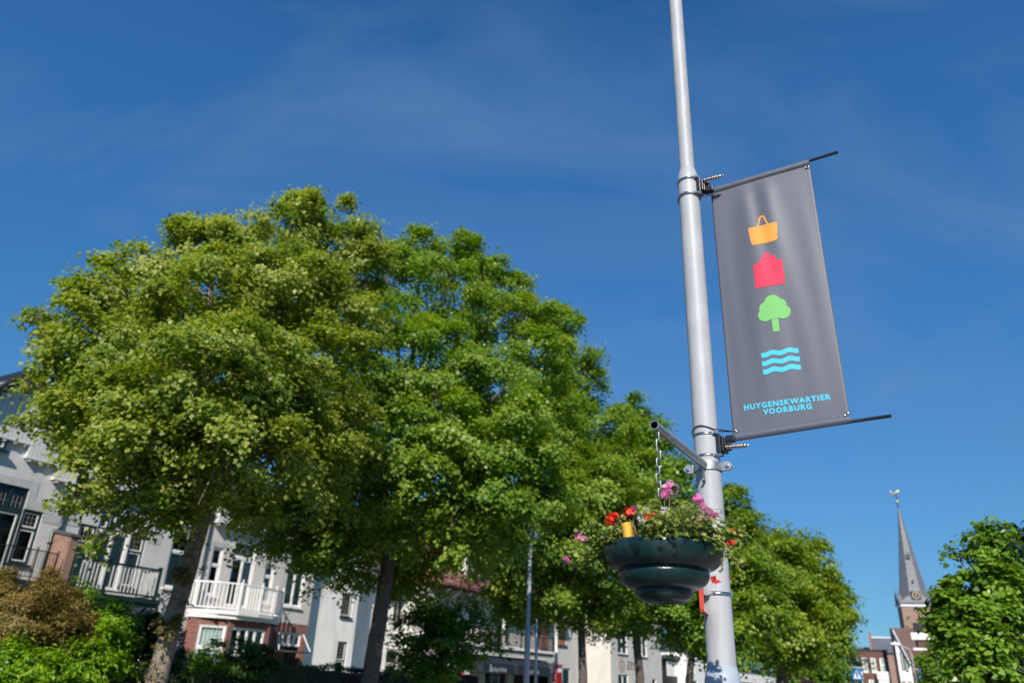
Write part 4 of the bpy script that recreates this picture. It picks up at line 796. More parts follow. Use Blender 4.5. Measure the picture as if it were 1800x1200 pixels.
def window(root, x0, x1, z0, z1, y, fr=None, sash=None, cols=1, trans=None, lead=None, curtain=None, fw=0.07, sill=None, name='window', tint=None):
    """frame in its opening; trans = transom height; lead = (z0,z1) band with leaded lights"""
    fr = fr or M_GREENP; sash = sash or M_WHITE; b = MB(); yo = y + 0.05; yi = y + 0.13
    b.box(x0, x0 + fw, yo, yi, z0, z1, fr); b.box(x1 - fw, x1, yo, yi, z0, z1, fr)
    b.box(x0 + fw, x1 - fw, yo, yi, z1 - fw, z1, fr); b.box(x0 + fw, x1 - fw, yo, yi, z0, z0 + fw, fr)
    cw = (x1 - x0 - 2 * fw) / cols
    for k in range(1, cols): b.box(x0 + fw + cw * k - fw * 0.4, x0 + fw + cw * k + fw * 0.4, yo + 0.003, yi - 0.003, z0 + fw, z1 - fw, fr)
    if trans: b.box(x0 + fw, x1 - fw, yo + 0.006, yi - 0.006, trans - fw * 0.45, trans + fw * 0.45, fr)
    if sill: b.box(x0 - 0.06, x1 + 0.06, y - 0.09, y + 0.05, z0 - 0.07, z0 - 0.003, sill)
    wo = b.build(name, root)
    s = MB(); rows = [(z0 + fw, (trans - fw * 0.45) if trans else z1 - fw)] + ([(trans + fw * 0.45, z1 - fw)] if trans else []); sw = 0.045
    for k in range(cols):
        a = x0 + fw + cw * k + (fw * 0.4 if k else 0); c = x0 + fw + cw * (k + 1) - (fw * 0.4 if k < cols - 1 else 0)
        for r0, r1 in rows:
            s.box(a, a + sw, yo + 0.02, yi - 0.01, r0, r1, sash); s.box(c - sw, c, yo + 0.02, yi - 0.01, r0, r1, sash)
            s.box(a + sw, c - sw, yo + 0.02, yi - 0.01, r1 - sw, r1, sash); s.box(a + sw, c - sw, yo + 0.02, yi - 0.01, r0, r0 + sw, sash)
    s.build('sash', wo)
    p = MB(); p.box(x0 + fw, x1 - fw, yo + 0.045, yo + 0.049, z0 + fw, z1 - fw, M_GLASS)
    if lead:
        l0, l1 = lead; nx = max(2, int((x1 - x0) / 0.13)); nz_ = max(2, int((l1 - l0) / 0.15))
        for i in range(1, nx): xx = x0 + (x1 - x0) * i / nx; p.box(xx - 0.006, xx + 0.006, yo + 0.034, yo + 0.043, l0, l1, M_LEADED)
        for i in range(1, nz_): zz = l0 + (l1 - l0) * i / nz_; p.box(x0 + fw, x1 - fw, yo + 0.030, yo + 0.0335, zz - 0.006, zz + 0.006, M_LEADED)
    p.build('pane', wo)
    r = MB(); r.box(x0 + 0.01, x1 - 0.01, y + 0.30, y + 0.33, z0, z1, tint or (M_BROWNR if lead else M_ROOM))
    r.box(x0 - 0.002, x0 + 0.01, y + 0.14, y + 0.6, z0, z1, M_ROOM); r.box(x1 - 0.01, x1 + 0.002, y + 0.14, y + 0.6, z0, z1, M_ROOM)
    if curtain:
        c0, c1 = curtain[0], curtain[1]; zt = curtain[2] if len(curtain) > 2 else z1; zb = curtain[3] if len(curtain) > 3 else z0
        n_ = max(6, int((c1 - c0) * 40)); V = []
        for i in range(n_ + 1): xx = c0 + (c1 - c0) * i / n_; V += [(xx, y + 0.175 + 0.03 * math.sin(i * 1.1 + 0.6 * math.sin(i * .37)), zb), (xx, y + 0.175 + 0.03 * math.sin(i * 1.1 + 0.6 * math.sin(i * .37)), zt)]
        r.add(V, [(2 * i, 2 * i + 2, 2 * i + 3, 2 * i + 1) for i in range(n_)], M_CURT, True)
    r.build('interior', wo)
    return wo
def shell(b, x0, x1, depth, z1, m, y=0.0):   # side and back walls
    b.add([(x0, y, 0), (x0, depth, 0), (x0, depth, z1), (x0, y, z1)][::-1], [(0, 1, 2, 3)], m)
    b.add([(x1, y, 0), (x1, depth, 0), (x1, depth, z1), (x1, y, z1)], [(0, 1, 2, 3)], m)
    b.add([(x0, depth, 0), (x1, depth, 0), (x1, depth, z1), (x0, depth, z1)][::-1], [(0, 1, 2, 3)], m)
def railing(name, root, pts, z0, z1, m, pitch=0.13, post=0.08, bar_=0.022, posts=None, rail=(0.06, 0.06), knob=False, low=0.10, balu=None, half=False):
    b = MB(); bl = MB()
    P = [Vector((x, y, 0)) for x, y in pts]
    for i, (a, c) in enumerate(zip(P, P[1:])):
        L_ = (c - a).length; up = Vector((0, 0, 1))
        b.bar(a + up * z1, c + up * z1, rail[0], rail[1], m); b.bar(a + up * (z0 + low), c + up * (z0 + low), rail[0] * 0.8, rail[1] * 0.8, m)
        n_ = max(1, int(L_ / pitch))
        for k in range(n_ + 1):
            q = a.lerp(c, (k + 0.5) / (n_ + 1)); bl.bar(q + up * (z0 + low), q + up * z1, bar_, bar_, balu or m)
    for i in (posts if posts is not None else range(len(P))):
        q = P[i]; b.box(q.x - post / 2, q.x + post / 2, q.y - post / 2, q.y + post / 2, z0, z1 + 0.08, m)
        if knob: b.lathe([(0.0, 0.13), (0.03, 0.12), (0.045, 0.09), (0.03, 0.06), (0.02, 0.04), (0.0, 0.03)][::-1], m, 10, (q.x, q.y, z1 + 0.05))
        else: b.box(q.x - post * .7, q.x + post * .7, q.y - post * .7, q.y + post * .7, z1 + 0.08, z1 + 0.10, m)
    ro = b.build(name, root); bl.build('baluster', ro); return ro
def cladding(b, x0, x1, z0, z1, y0, m, pitch=0.15, zt=None):
    """board cladding standing y0 proud of the wall, with a moulded foot"""
    n_ = max(1, round((x1 - x0) / pitch)); w_ = (x1 - x0) / n_
    for i in range(n_):
        a = x0 + w_ * i; top = z1 if zt is None else zt(a + w_ / 2)
        b.box(a + 0.008, a + w_ - 0.008, -y0 - 0.02, -y0 + 0.0, z0, top, m); b.box(a, a + w_, -y0 + 0.001, 0.0, z0 + 0.01, top, m)
    b.box(x0 - 0.02, x1 + 0.02, -y0 - 0.05, 0.0, z0 - 0.06, z0 - 0.002, m)
    k = x0 + 0.12
    while k < x1: b.box(k - 0.05, k + 0.05, -y0 - 0.03, 0, z0 - 0.14, z0 - 0.062, m); k += 0.36
# ---- house A (gable end at the picture's left edge)
sA = fs(6.0); ha = house('gabled_house', 'grey house with black roof edge and stepped white cladding at the left edge', sA)
X = lambda s, d=0.0: fs(s, d) - sA
b = MB(); ops = [(X(9.35), X(10.93), fz(3.5), fz(5.72)), (X(10.93), X(11.46), fz(3.82), fz(5.2)), (X(8.8), X(9.35), fz(3.82), fz(5.2)), (X(9.2), X(9.97), fz(6.5), fz(7.15))]
wall(b, 0, X(12.0), 0, fz(6.2), 0, [o for o in ops if o[3] < fz(6.2)], M_STUCCO)
apx, apz = X(9.7) + 0.35, fz(8.73)
b.prism([(0, fz(6.2)), (X(12.0), fz(6.2)), (X(12.0), fz(6.3)), (apx, apz - 0.2), (0, fz(6.0) + (apx) * 0 + 0.2 + (fz(6.3) - fz(6.2)))], 0, 0.3, M_STUCCO)
shell(b, 0, X(12.0), 9, fz(6.2), M_STUCCO); b.build('wall', ha)
b = MB()                                              # painted brick bands round the openings
b.box(X(9.0), X(11.13), -0.012, 0, fz(5.72), fz(5.93), M_STUCCOB); b.box(X(10.93), X(11.13), -0.012, 0, fz(5.43), fz(5.72), M_STUCCOB)
b.box(X(10.93), X(11.72), -0.014, -0.0, fz(5.2), fz(5.43), M_STUCCOB); b.box(X(11.46), X(11.95), -0.012, 0, fz(4.95), fz(5.2), M_STUCCOB)
b.build('brick_band', ha)
b = MB()
rl = lambda x: apz - 0.25 - abs(x - apx) * 1.16
cladding(b, X(9.86) - 1.2, X(10.50), fz(6.85), 0, 0.13, M_CLAD, zt=rl); cladding(b, X(10.52), X(11.33), fz(6.50), 0, 0.16, M_CLAD, zt=rl); cladding(b, X(11.38), X(12.0), fz(6.12), 0, 0.19, M_CLAD, zt=lambda x: max(rl(x), fz(6.4)))
b.build('cladding', ha)
b = MB()
for sgn, xe in ((1, X(12.15)), (-1, -0.2)):
    a = Vector((apx, 0, apz)); e = Vector((xe, 0, apz - abs(xe - apx) * 1.16))
    V = [a + Vector((0, -0.55, 0)), e + Vector((0, -0.55, 0)), e + Vector((0, 9, 0)), a + Vector((0, 9, 0))]; V += [v + Vector((0, 0, 0.16)) for v in V]
    b.add(V, [(0, 1, 2, 3), (7, 6, 5, 4), (0, 4, 5, 1), (1, 5, 6, 2), (2, 6, 7, 3), (3, 7, 4, 0)], M_DARKRF)
b.build('roof', ha)
window(ha, X(9.35), X(10.93), fz(5.12), fz(5.72), 0, cols=4, fw=0.045, sash=M_GREENP, lead=(fz(5.15), fz(5.5)))
window(ha, X(10.10), X(10.93), fz(3.5), fz(5.12), 0, cols=1, fw=0.11, name='balcony_door')
window(ha, X(9.35), X(10.10), fz(3.5), fz(5.12), 0, cols=1, fw=0.11, name='balcony_door')
window(ha, X(10.93), X(11.46), fz(3.82), fz(5.2), 0, trans=fz(4.72), lead=(fz(4.76), fz(5.12)), fw=0.09, sill=M_GREENP)
window(ha, X(8.8), X(9.35), fz(3.82), fz(5.2), 0, trans=fz(4.72), lead=(fz(4.76), fz(5.12)), sill=M_GREENP)
window(ha, X(9.2), X(9.97), fz(6.5), fz(7.15), -0.16, fw=0.09, sill=M_GREENP, name='attic_window')
b = MB(); d_ = 1.35; zf = fz(3.46, d_)
b.plan([(X(8.0), 0), (X(8.0), -d_), (X(11.62, d_), -d_), (X(12.0) , -1.0), (X(12.0), 0)][::-1], zf - 0.18, zf, M_GREENP); bal = b.build('balcony', ha)
railing('railing', bal, [(X(8.0), -d_), (X(11.6, d_), -d_), (X(12.15, 1.1), -1.15)], zf, fz(4.23, d_), M_BLACKM, pitch=0.12, post=0.03, bar_=0.014, rail=(0.03, 0.03))
# drainpipe between A and B, brick pier
def pipe(label, s_top, pts):
    root = thing('drainpipe', label, 'drainpipe', SW(s_top, -27, 0), HR); b = MB(); b.tube(pts, 0.045, M_GREENP, 10, noise=0); b.build('pipe', root)
    k = MB()
    for z in (fz(5.25), fz(4.45)):
        k = MB(); xo = -0.22 if (z < fz(4.7) and pts[-1][0] < -0.1) else 0; k.box(xo - 0.07, xo + 0.07, -0.12, 0.0, z - 0.02, z + 0.02, M_BLACKM); k.build('pipe_clip', root)
pipe('dark green drainpipe with an offset bend above the brick balcony wall', fs(12.0), [(0, -0.06, fz(6.1)), (0, -0.06, fz(4.92)), (-0.22, -0.06, fz(4.74)), (-0.22, -0.06, 0.2)])
pipe('straight dark drainpipe between the black balcony and the white balcony', fs(16.9), [(0, -0.06, fz(6.1)), (0, -0.06, 0.2)])
pw = thing('balcony_wall', 'sloping-topped brick wall standing out between the two left balconies', 'wall', SW(fs(11.87), -27, 0), HR)
b = MB(); b.prism([(0, 0), (1, 0), (1, 1), (0, 1)], 0, 0, M_BRICKA) if False else None
V = [(x, y, z) for x in (0.02, 0.30) for (y, z) in ((0, 0), (-1.1, 0), (-1.1, fz(4.78) - 0.22), (0, fz(4.74)))]
b.add(V, [(0, 1, 2, 3), (7, 6, 5, 4), (0, 4, 5, 1), (1, 5, 6, 2), (2, 6, 7, 3), (3, 7, 4, 0)], M_BRICKA); b.build('wall', pw)
V = [(x, y, z) for x in (-0.04, 0.36) for (y, z) in ((0.0, fz(4.74) + 0.005), (-1.18, fz(4.78) - 0.23), (-1.18, fz(4.78) - 0.16), (0.0, fz(4.74) + 0.12))]
b = MB(); b.add(V, [(0, 1, 2, 3), (7, 6, 5, 4), (0, 4, 5, 1), (1, 5, 6, 2), (2, 6, 7, 3), (3, 7, 4, 0)], M_LEAD); b.build('coping', pw)
# ---- house B
sB = fs(12.0); hb = house('balcony_house', 'grey stucco house with dark green timber balcony and curtained doors', sB)
X = lambda s, d=0.0: fs(s, d) - sB
b = MB(); ops = [(X(12.55), X(13.08), fz(3.6), fz(5.12)), (X(13.08), X(14.17), fz(3.45), fz(5.58)), (X(14.17), X(14.70), fz(3.6), fz(5.12)), (X(15.62), X(16.28), fz(3.75), fz(5.56)), (X(13.0), X(15.2), 0.9, fz(2.9))]
wall(b, 0, X(16.9), 0, fz(6.3), 0, ops, M_STUCCO); shell(b, 0, X(16.9), 9, fz(6.3), M_STUCCO); b.build('wall', hb)
b = MB(); b.box(X(12.45), X(14.8), -0.012, 0, fz(5.62), fz(5.8), M_STUCCOB); b.box(X(14.74), X(15.2), -0.012, 0, fz(4.95), fz(5.3), M_STUCCOB); b.box(X(12.1), X(12.5), -0.012, 0, fz(5.0), fz(5.5), M_STUCCOB); b.box(X(15.5), X(16.4), -0.012, 0, fz(5.6), fz(5.78), M_STUCCOB); b.build('brick_band', hb)
window(hb, X(12.55), X(13.08), fz(3.6), fz(5.12), 0, trans=fz(4.62), lead=(fz(4.66), fz(5.05)), sill=M_GREENP, curtain=(X(12.6), X(13.05), fz(4.6)))
window(hb, X(13.08), X(14.17), fz(5.08), fz(5.58), 0, cols=4, lead=(fz(5.12), fz(5.52)))
window(hb, X(13.08), X(14.17), fz(3.45), fz(5.08), 0, fr=M_WHITE, cols=2, fw=0.09, name='balcony_door', curtain=(X(13.1), X(14.15), fz(5.05)))
window(hb, X(14.17), X(14.70), fz(3.6), fz(5.12), 0, trans=fz(4.62), lead=(fz(4.66), fz(5.05)), sill=M_GREENP, curtain=(X(14.2), X(14.68), fz(4.6)))
window(hb, X(15.62), X(16.28), fz(3.75), fz(5.56), 0, fr=M_WHITE, trans=fz(4.85), sill=M_WHITE, curtain=(X(15.65), X(16.25), fz(4.85)), tint=M_ROOM)
window(hb, X(13.0), X(15.2), 0.9, fz(2.9), 0, fr=M_GREENP, cols=3, trans=fz(2.45), name='bay_window')
b = MB(); cladding(b, 0.1, X(14.2), fz(6.1), fz(7.3), 0.22, M_CLAD); cladding(b, X(14.3), X(16.85), fz(6.25), fz(7.3), 0.2, M_CLAD); b.build('cladding', hb)
def pitched(root, x0, x1, z0, rise, m, over=0.5, depth=4.5, nm='roof'):
    b = MB(); V = [(x, y, z) for x in (x0, x1) for (y, z) in ((-over, z0), (depth, z0 + rise), (depth + depth, z0), (-over, z0 - 0.14), (2 * depth, z0 - 0.14))]
    b.add(V, [(0, 5, 6, 1), (1, 6, 7, 2), (0, 3, 8, 5), (3, 4, 9, 8), (2, 7, 9, 4), (0, 1, 2, 4, 3), (8, 9, 7, 6, 5)], m); return b.build(nm, root)
pitched(hb, 0, X(16.9), fz(7.3), 2.4, M_DARKRF, 0.35)
b = MB(); d_ = 1.3; zf = fz(3.36, d_); x0, x1 = X(12.70, d_), X(15.62, d_)
b.box(x0, x1, -d_ - 0.08, 0, zf - 0.16, zf, M_GREENP)
for k in range(5): xx = x0 + 0.3 + k * (x1 - x0 - 0.6) / 4; b.bar((xx, -d_ + 0.1, zf - 0.2), (xx, -0.02, zf - 0.95), 0.08, 0.1, M_GREENP)
b.box(x0 + .05, x1 - .05, -d_ - 0.02, -d_ + 0.12, zf - 0.30, zf - 0.163, M_GREENP); bal = b.build('balcony', hb)
M_BALU = mat('cream_baluster', (0.55, 0.55, 0.52), 0.5)
railing('railing', bal, [(x0 + .06, -d_), (X(13.69, d_), -d_), (X(15.42, d_), -d_), (x1 - 0.06, -0.0)], zf, fz(4.21, d_), M_GREENP, pitch=0.16, post=0.11, bar_=0.035, rail=(0.07, 0.07), balu=M_BALU)
b = MB(); b.box(X(12.9), X(15.3), -0.8, 0, 0, 0.85, M_BRICKR); b.build('plinth', hb)
# ---- house C
sC = fs(16.9); hc = house('bay_house', 'light grey house with bowed white balcony over a red brick bay', sC)
X = lambda s, d=0.0: fs(s, d) - sC
b = MB(); ops = [(X(17.22), X(17.66), fz(3.7), fz(5.22)), (X(18.1), X(19.08), fz(3.45), fz(5.6)), (X(19.6), X(20.05), fz(3.7), fz(5.02)), (X(20.70), X(21.62), fz(3.70), fz(5.0))]
wall(b, 0, X(22.14), fz(3.15), fz(6.0), 0, ops, M_STUCCOC); shell(b, 0, X(22.14), 9, fz(6.0), M_STUCCOC); b.build('wall', hc)
b = MB(); b.box(X(17.1), X(17.8), -0.012, 0, fz(5.24), fz(5.4), M_STUCCOB); b.box(X(18.0), X(19.2), -0.012, 0, fz(5.64), fz(5.82), M_STUCCOB); b.box(X(20.5), X(21.8), -0.012, 0, fz(5.04), fz(5.2), M_STUCCOB); b.build('brick_band', hc)
b = MB(); wall(b, 0, X(22.14), 0, fz(3.15) - 0.002, -0.01, [(X(20.72), X(21.9), 0.3, fz(2.85))], M_BRICKR, 0.3); b.build('brick_wall', hc)
window(hc, X(17.22), X(17.66), fz(3.7), fz(5.22), 0, fr=M_WHITE, trans=fz(4.66), sill=M_WHITE)
window(hc, X(18.1), X(19.08), fz(5.02), fz(5.6), 0, fr=M_WHITE, lead=(fz(5.06), fz(5.5)))
window(hc, X(18.1), X(19.08), fz(3.45), fz(5.02), 0, fr=M_WHITE, cols=2, name='balcony_door', curtain=(X(18.7), X(19.0), fz(4.9)))
window(hc, X(19.6), X(20.05), fz(3.7), fz(5.02), 0, fr=M_WHITE, trans=fz(4.6), sill=M_WHITE)
window(hc, X(20.70), X(21.62), fz(3.70), fz(5.0), 0, fr=M_WHITE, cols=2, sill=M_WHITE, curtain=(X(20.75), X(21.6), fz(4.9)))
bay = [(21.47, .3), (22.1, 1.05), (22.83, 1.45), (23.9, 1.5), (24.9, 1.30), (25.65, .95), (25.95, 0.0)]
bayl = [(s - sC, -d) for s, d in bay]; zf = 3.70
inn = [(x, y * 0.88 + 0.0) for x, y in bayl]
b = MB(); poly = [(bayl[0][0], 0)] + bayl; b.plan(poly[::1], zf - 0.14, zf, M_WHITE)
pol2 = [(bayl[0][0] + .05, 0)] + [(x, y * 0.93) for x, y in bayl]; b.plan(pol2, zf - 0.30, zf - 0.142, M_WHITE)
for k in range(1, len(bayl) - 1):
    for t in (0, .5):
        x = bayl[k][0] * (1 - t) + bayl[k + 1][0] * t; y = bayl[k][1] * (1 - t) + bayl[k + 1][1] * t; b.bar((x, y * 0.97, zf - 0.34), (x, y * 0.6, zf - 0.34), 0.07, 0.06, M_BLACKM)
bal = b.build('balcony', hc)
railing('railing', bal, [(bayl[0][0], 0)] + [(x, y * 0.97) for x, y in bayl], zf, 4.77, M_WHITE, pitch=0.17, post=0.085, bar_=0.04, rail=(0.07, 0.06), knob=True, posts=[1, 3, 4, 6, 5])
# balcony chairs glimpsed behind the white railing
# brick bay with two windows: walls between plan points
b = MB()
def bayseg(b, p, q, z0, z1, op, m):
    p = Vector((p[0], p[1], 0)); q = Vector((q[0], q[1], 0)); L_ = (q - p).length; d = (q - p) / L_; up = Vector((0, 0, 1)); nn = Vector((d.y, -d.x, 0))
    def P(u, z, o=0): return p + d * u + up * z - nn * o
    if op is None: b.add([P(0, z0), P(L_, z0), P(L_, z1), P(0, z1)], [(0, 1, 2, 3)], m); return P
    a, c, e, f = op
    for r in ((0, L_, z0, e), (0, L_, f, z1), (0, a, e, f), (c, L_, e, f)):
        b.add([P(r[0], r[2]), P(r[1], r[2]), P(r[1], r[3]), P(r[0], r[3])], [(0, 1, 2, 3)], m)
    for u in (a, c): b.add([P(u, e), P(u, f), P(u, f, .12), P(u, e, .12)], [(0, 1, 2, 3)], m)
    b.add([P(a, f), P(c, f), P(c, f, .12), P(a, f, .12)], [(0, 1, 2, 3)], m)
    return P
zb1 = zf - 0.31; dd = 1.15
q0, q1, q2, q3 = (X(16.95, .3), -0.3), (X(18.42, dd), -1.15), (X(20.25, dd), -1.2), (X(20.55, .5), -0.3)
wins = []
for (p, q, op, info) in ((q0, q1, (0.32, 1.35, 0.9, fz(2.84, .8)), 'curtain'), (q1, q2, (0.18, 2.0, 0.9, fz(2.84, dd)), 'yellow'), (q2, q3, (0.2, 0.62, 1.0, fz(2.8, .8)), None)):
    P = bayseg(b, p, q, 0, zb1, op, M_BRICKR); wins.append((P, op, info, p, q))
b.add([(q0[0], 0, 0), (q0[0], q0[1], 0), (q0[0], q0[1], zb1), (q0[0], 0, zb1)], [(0, 1, 2, 3)], M_BRICKR)
b.add([(q3[0], 0, 0), (q3[0], q3[1], 0), (q3[0], q3[1], zb1), (q3[0], 0, zb1)][::-1], [(0, 1, 2, 3)], M_BRICKR)
b.build('brick_bay', hc)
for P, op, info, p, q in wins:
    a, c, e, f = op; ang = math.atan2(q[1] - p[1], q[0] - p[0])
    wo = window(hc, 0, c - a, 0, f - e, -0.02, fr=M_WHITE, cols=4 if info == 'yellow' else 1, trans=(f - e) * 0.62 if info != 'yellow' else (f - e) * 0.5, fw=0.06, curtain=(0.02, c - a - 0.02, (f - e) * 0.98) if info == 'curtain' else None, tint=M_CURTY if info == 'yellow' else None, name='bay_window')
    o3 = P(a, e); wo.location = o3; wo.rotation_euler = (0, 0, ang)
# porch
b = MB(); b.box(X(20.75), X(21.35), 0.25, 0.3, 0.3, fz(2.35), mat('dark_red_door', (0.16, 0.02, 0.02), 0.4)); b.box(X(21.4), X(21.9), 0.25, 0.3, 0.3, fz(2.35), M_ROOM); dr = b.build('front_door', hc)
window(hc, X(20.72), X(21.9), fz(2.38), fz(2.85), 0.0, fr=M_WHITE, cols=4, name='fanlight')
b = MB(); dcz = fz(2.24, 1.0); b.box(X(20.75, 1.0), X(22.5, 1.0), -1.05, 0, dcz - 0.07, dcz, M_LEAD)
b.bar((X(22.45, 1.0), -1.0, dcz), (X(21.95), -0.02, dcz + 0.75), 0.04, 0.05, M_WHITE); b.bar((X(20.85, 1.0), -1.0, dcz), (X(20.75), -0.02, dcz + 0.75), 0.04, 0.05, M_WHITE); b.build('door_canopy', hc)
b = MB(); cladding(b, 0.1, X(22.1), fz(6.0), fz(7.0), 0.30, M_CLAD); b.build('cladding', hc)
pitched(hc, 0, X(22.25), fz(7.0), 2.4, M_DARKRF, 0.45)
# ---- house D: white corner house set back a little
sD = fs(22.14); hd = house('white_house', 'bright white stucco house with canted corner behind the second tree trunk', sD)
SB = 0.55; XD = lambda s: s * (27 + SB) / 21 - sD; zD = lambda z: 1.6 + (z - 1.6) * (27 + SB) / 21
b = MB(); xr = XD(24.83)
wall(b, 0, xr, 0, zD(6.3), SB, [(XD(23.84), XD(24.48), zD(3.6), zD(4.5)), (XD(23.92), XD(24.48), zD(1.0), zD(2.7))], M_WSTUC)
xk = xr + 0.9; yk = SB + 1.3; b.add([(xr, SB, 0), (xk, yk, 0), (xk, yk, zD(6.3)), (xr, SB, zD(6.3))], [(0, 1, 2, 3)], M_WSTUC)
KD = (27 + yk) / 21; XE = lambda s: s * KD - sD; zE = lambda z: 1.6 + (z - 1.6) * KD
wall(b, xk, XE(29.3), 0, zE(6.0), yk, [(XE(27.2), XE(27.9), zE(3.62), zE(4.8)), (XE(27.0), XE(27.9), zE(1.2), zE(2.6))], M_WSTUC)
shell(b, 0, XE(29.3), 9, zE(6.0), M_WSTUC, SB); b.build('wall', hd)
window(hd, XD(23.84), XD(24.48), zD(3.6), zD(4.5), SB, sill=M_GREENP, curtain=(XD(23.9), XD(24.4)), lead=(zD(3.62), zD(4.45)))
window(hd, XD(23.92), XD(24.48), zD(1.0), zD(2.7), SB, trans=zD(2.02), tint=M_CURTY, lead=(zD(2.05), zD(2.65)))
window(hd, XE(27.2), XE(27.9), zE(3.62), zE(4.8), yk, cols=2, sill=M_GREENP, curtain=(XE(27.25), XE(27.85)))
window(hd, XE(27.0), XE(27.9), zE(1.2), zE(2.6), yk, trans=zE(2.0), tint=M_MAROON)
pitched(hd, -0.1, XE(29.3), zD(6.3), 2.2, M_TILE, -0.4)
# ---- shop E
sE = fs(29.7); he = house('corner_shop', 'cream shop building with red tiled roof, long balcony and navy awnings', sE)
X = lambda s, d=0.0: fs(s, d) - sE
b = MB(); ops = [(X(36.2), X(37.6), fz(3.3), fz(4.9)), (X(40.6), X(42.0), fz(3.3), fz(4.9)), (X(43.6), X(44.72), fz(3.7), fz(4.78)), (X(33.3), X(34.2), fz(3.3), fz(4.9)), (X(35.2), X(37.5), 0.3, fz(2.6)), (X(38.2), X(42.6), 0.3, fz(2.6)), (X(44.3), X(45.4), 0.6, fz(2.4))]
wall(b, 0, X(45.7), 0, fz(5.9), 0, ops, M_FSTUC); shell(b, 0, X(45.7), 10, fz(5.9), M_FSTUC)
b.box(X(45.7), X(49.0), 1.0, 8, 0, fz(5.6), M_FSTUC); b.build('wall', he)
for o in ops[:2] + ops[3:4]: window(he, *o, 0, fr=M_GREENP, cols=2, name='balcony_door')
for o in ops[4:]: window(he, *o, 0, fr=M_GREENP, cols=3 if o[1] - o[0] > 2 else 1, name='shop_window')
b = MB(); b.box(X(43.62), X(44.70), 0.03, 0.08, fz(3.72), fz(4.76), M_SHUT)
for k in range(8): zz = fz(3.75) + k * 0.16; b.box(X(43.7), X(44.62), 0.01, 0.03, zz, zz + 0.08, M_SHUT)
b.build('shutter', he)
b = MB(); b.box(X(41.2), X(42.2), -0.06, -0.002, fz(3.35), fz(4.8), M_SHUT); b.build('shutter', he)
b = MB(); b.box(X(43.5), X(44.82), -0.1, 0.0, fz(3.58), fz(3.68), M_GREENP); b.build('sill', he)
z0 = fz(5.75, 1.2)
b = MB(); V = [(x, y, z) for x in (-0.2, X(43.4)) for (y, z) in ((-1.2, z0), (4.5, z0 + 4.2), (10, z0), (-1.2, z0 - 0.08), (10, z0 - 0.08))]
b.add(V, [(0, 5, 6, 1), (1, 6, 7, 2), (0, 3, 8, 5), (3, 4, 9, 8), (2, 7, 9, 4), (0, 1, 2, 4, 3), (8, 9, 7, 6, 5)], M_TILE); rf = b.build('roof', he)
b = MB(); dx = X(33.0); b.box(dx, dx + 1.8, 0.2, 3.2, z0 + 0.7, z0 + 2.3, M_WHITE); b.box(dx - .15, dx + 1.95, 0.0, 3.3, z0 + 2.3, z0 + 2.45, M_WHITE)
for k in range(2): b.box(dx + 0.2 + .75 * k, dx + 0.8 + .75 * k, 0.18, 0.2, z0 + 0.95, z0 + 2.1, M_ROOM)
b.build('dormer', rf)
b = MB()
for k in range(14): xx = X(30.5) + k * (X(43) - X(30.5)) / 13; b.bar((xx, -1.1, z0 - 0.12), (xx, -0.02, z0 - 0.12), 0.09, 0.1, M_DARKRF); b.bar((xx, -0.9, z0 - 0.2), (xx, -0.02, z0 - 0.75), 0.07, 0.07, M_WHITE)
b.build('eaves_bracket', he)
d_ = 1.1; zb_ = fz(3.22, d_)
b = MB(); b.box(X(32.5, d_), X(43.2, d_), -d_, 0, zb_ - 0.16, zb_, M_WHITE); b.box(X(32.6, d_), X(43.1, d_), -d_ + 0.12, 0, zb_ - 0.62, zb_ - 0.163, M_FSTUC)
for k in range(36): xx = X(32.8, d_) + k * 0.36; b.box(xx, xx + 0.13, -d_ + 0.03, -d_ + 0.119, zb_ - 0.30, zb_ - 0.17, M_ROOM)
bal = b.build('balcony', he)
railing('railing', bal, [(X(32.6, d_), -d_ + .05), (X(34.5, d_), -d_ + .05), (X(37.2, d_), -d_ + .05), (X(39.0, d_), -d_ + .05), (X(41.0, d_), -d_ + .05), (X(43.1, d_), -d_ + .05), (X(43.1, d_), 0)], zb_, fz(3.97, d_), M_BLACKM, pitch=0.17, post=0.09, bar_=0.028, rail=(0.06, 0.06))
for s in (36.9, 43.3): 
    b = MB(); b.lathe([(0.18, 0), (0.18, .2), (0.13, .25), (0.12, fz(5.6) - zb_ - .2), (0.19, fz(5.6) - zb_ - .05), (0.19, fz(5.6) - zb_)], M_FSTUC, 16, (X(s, .9), -0.9, zb_)); b.build('column', he)
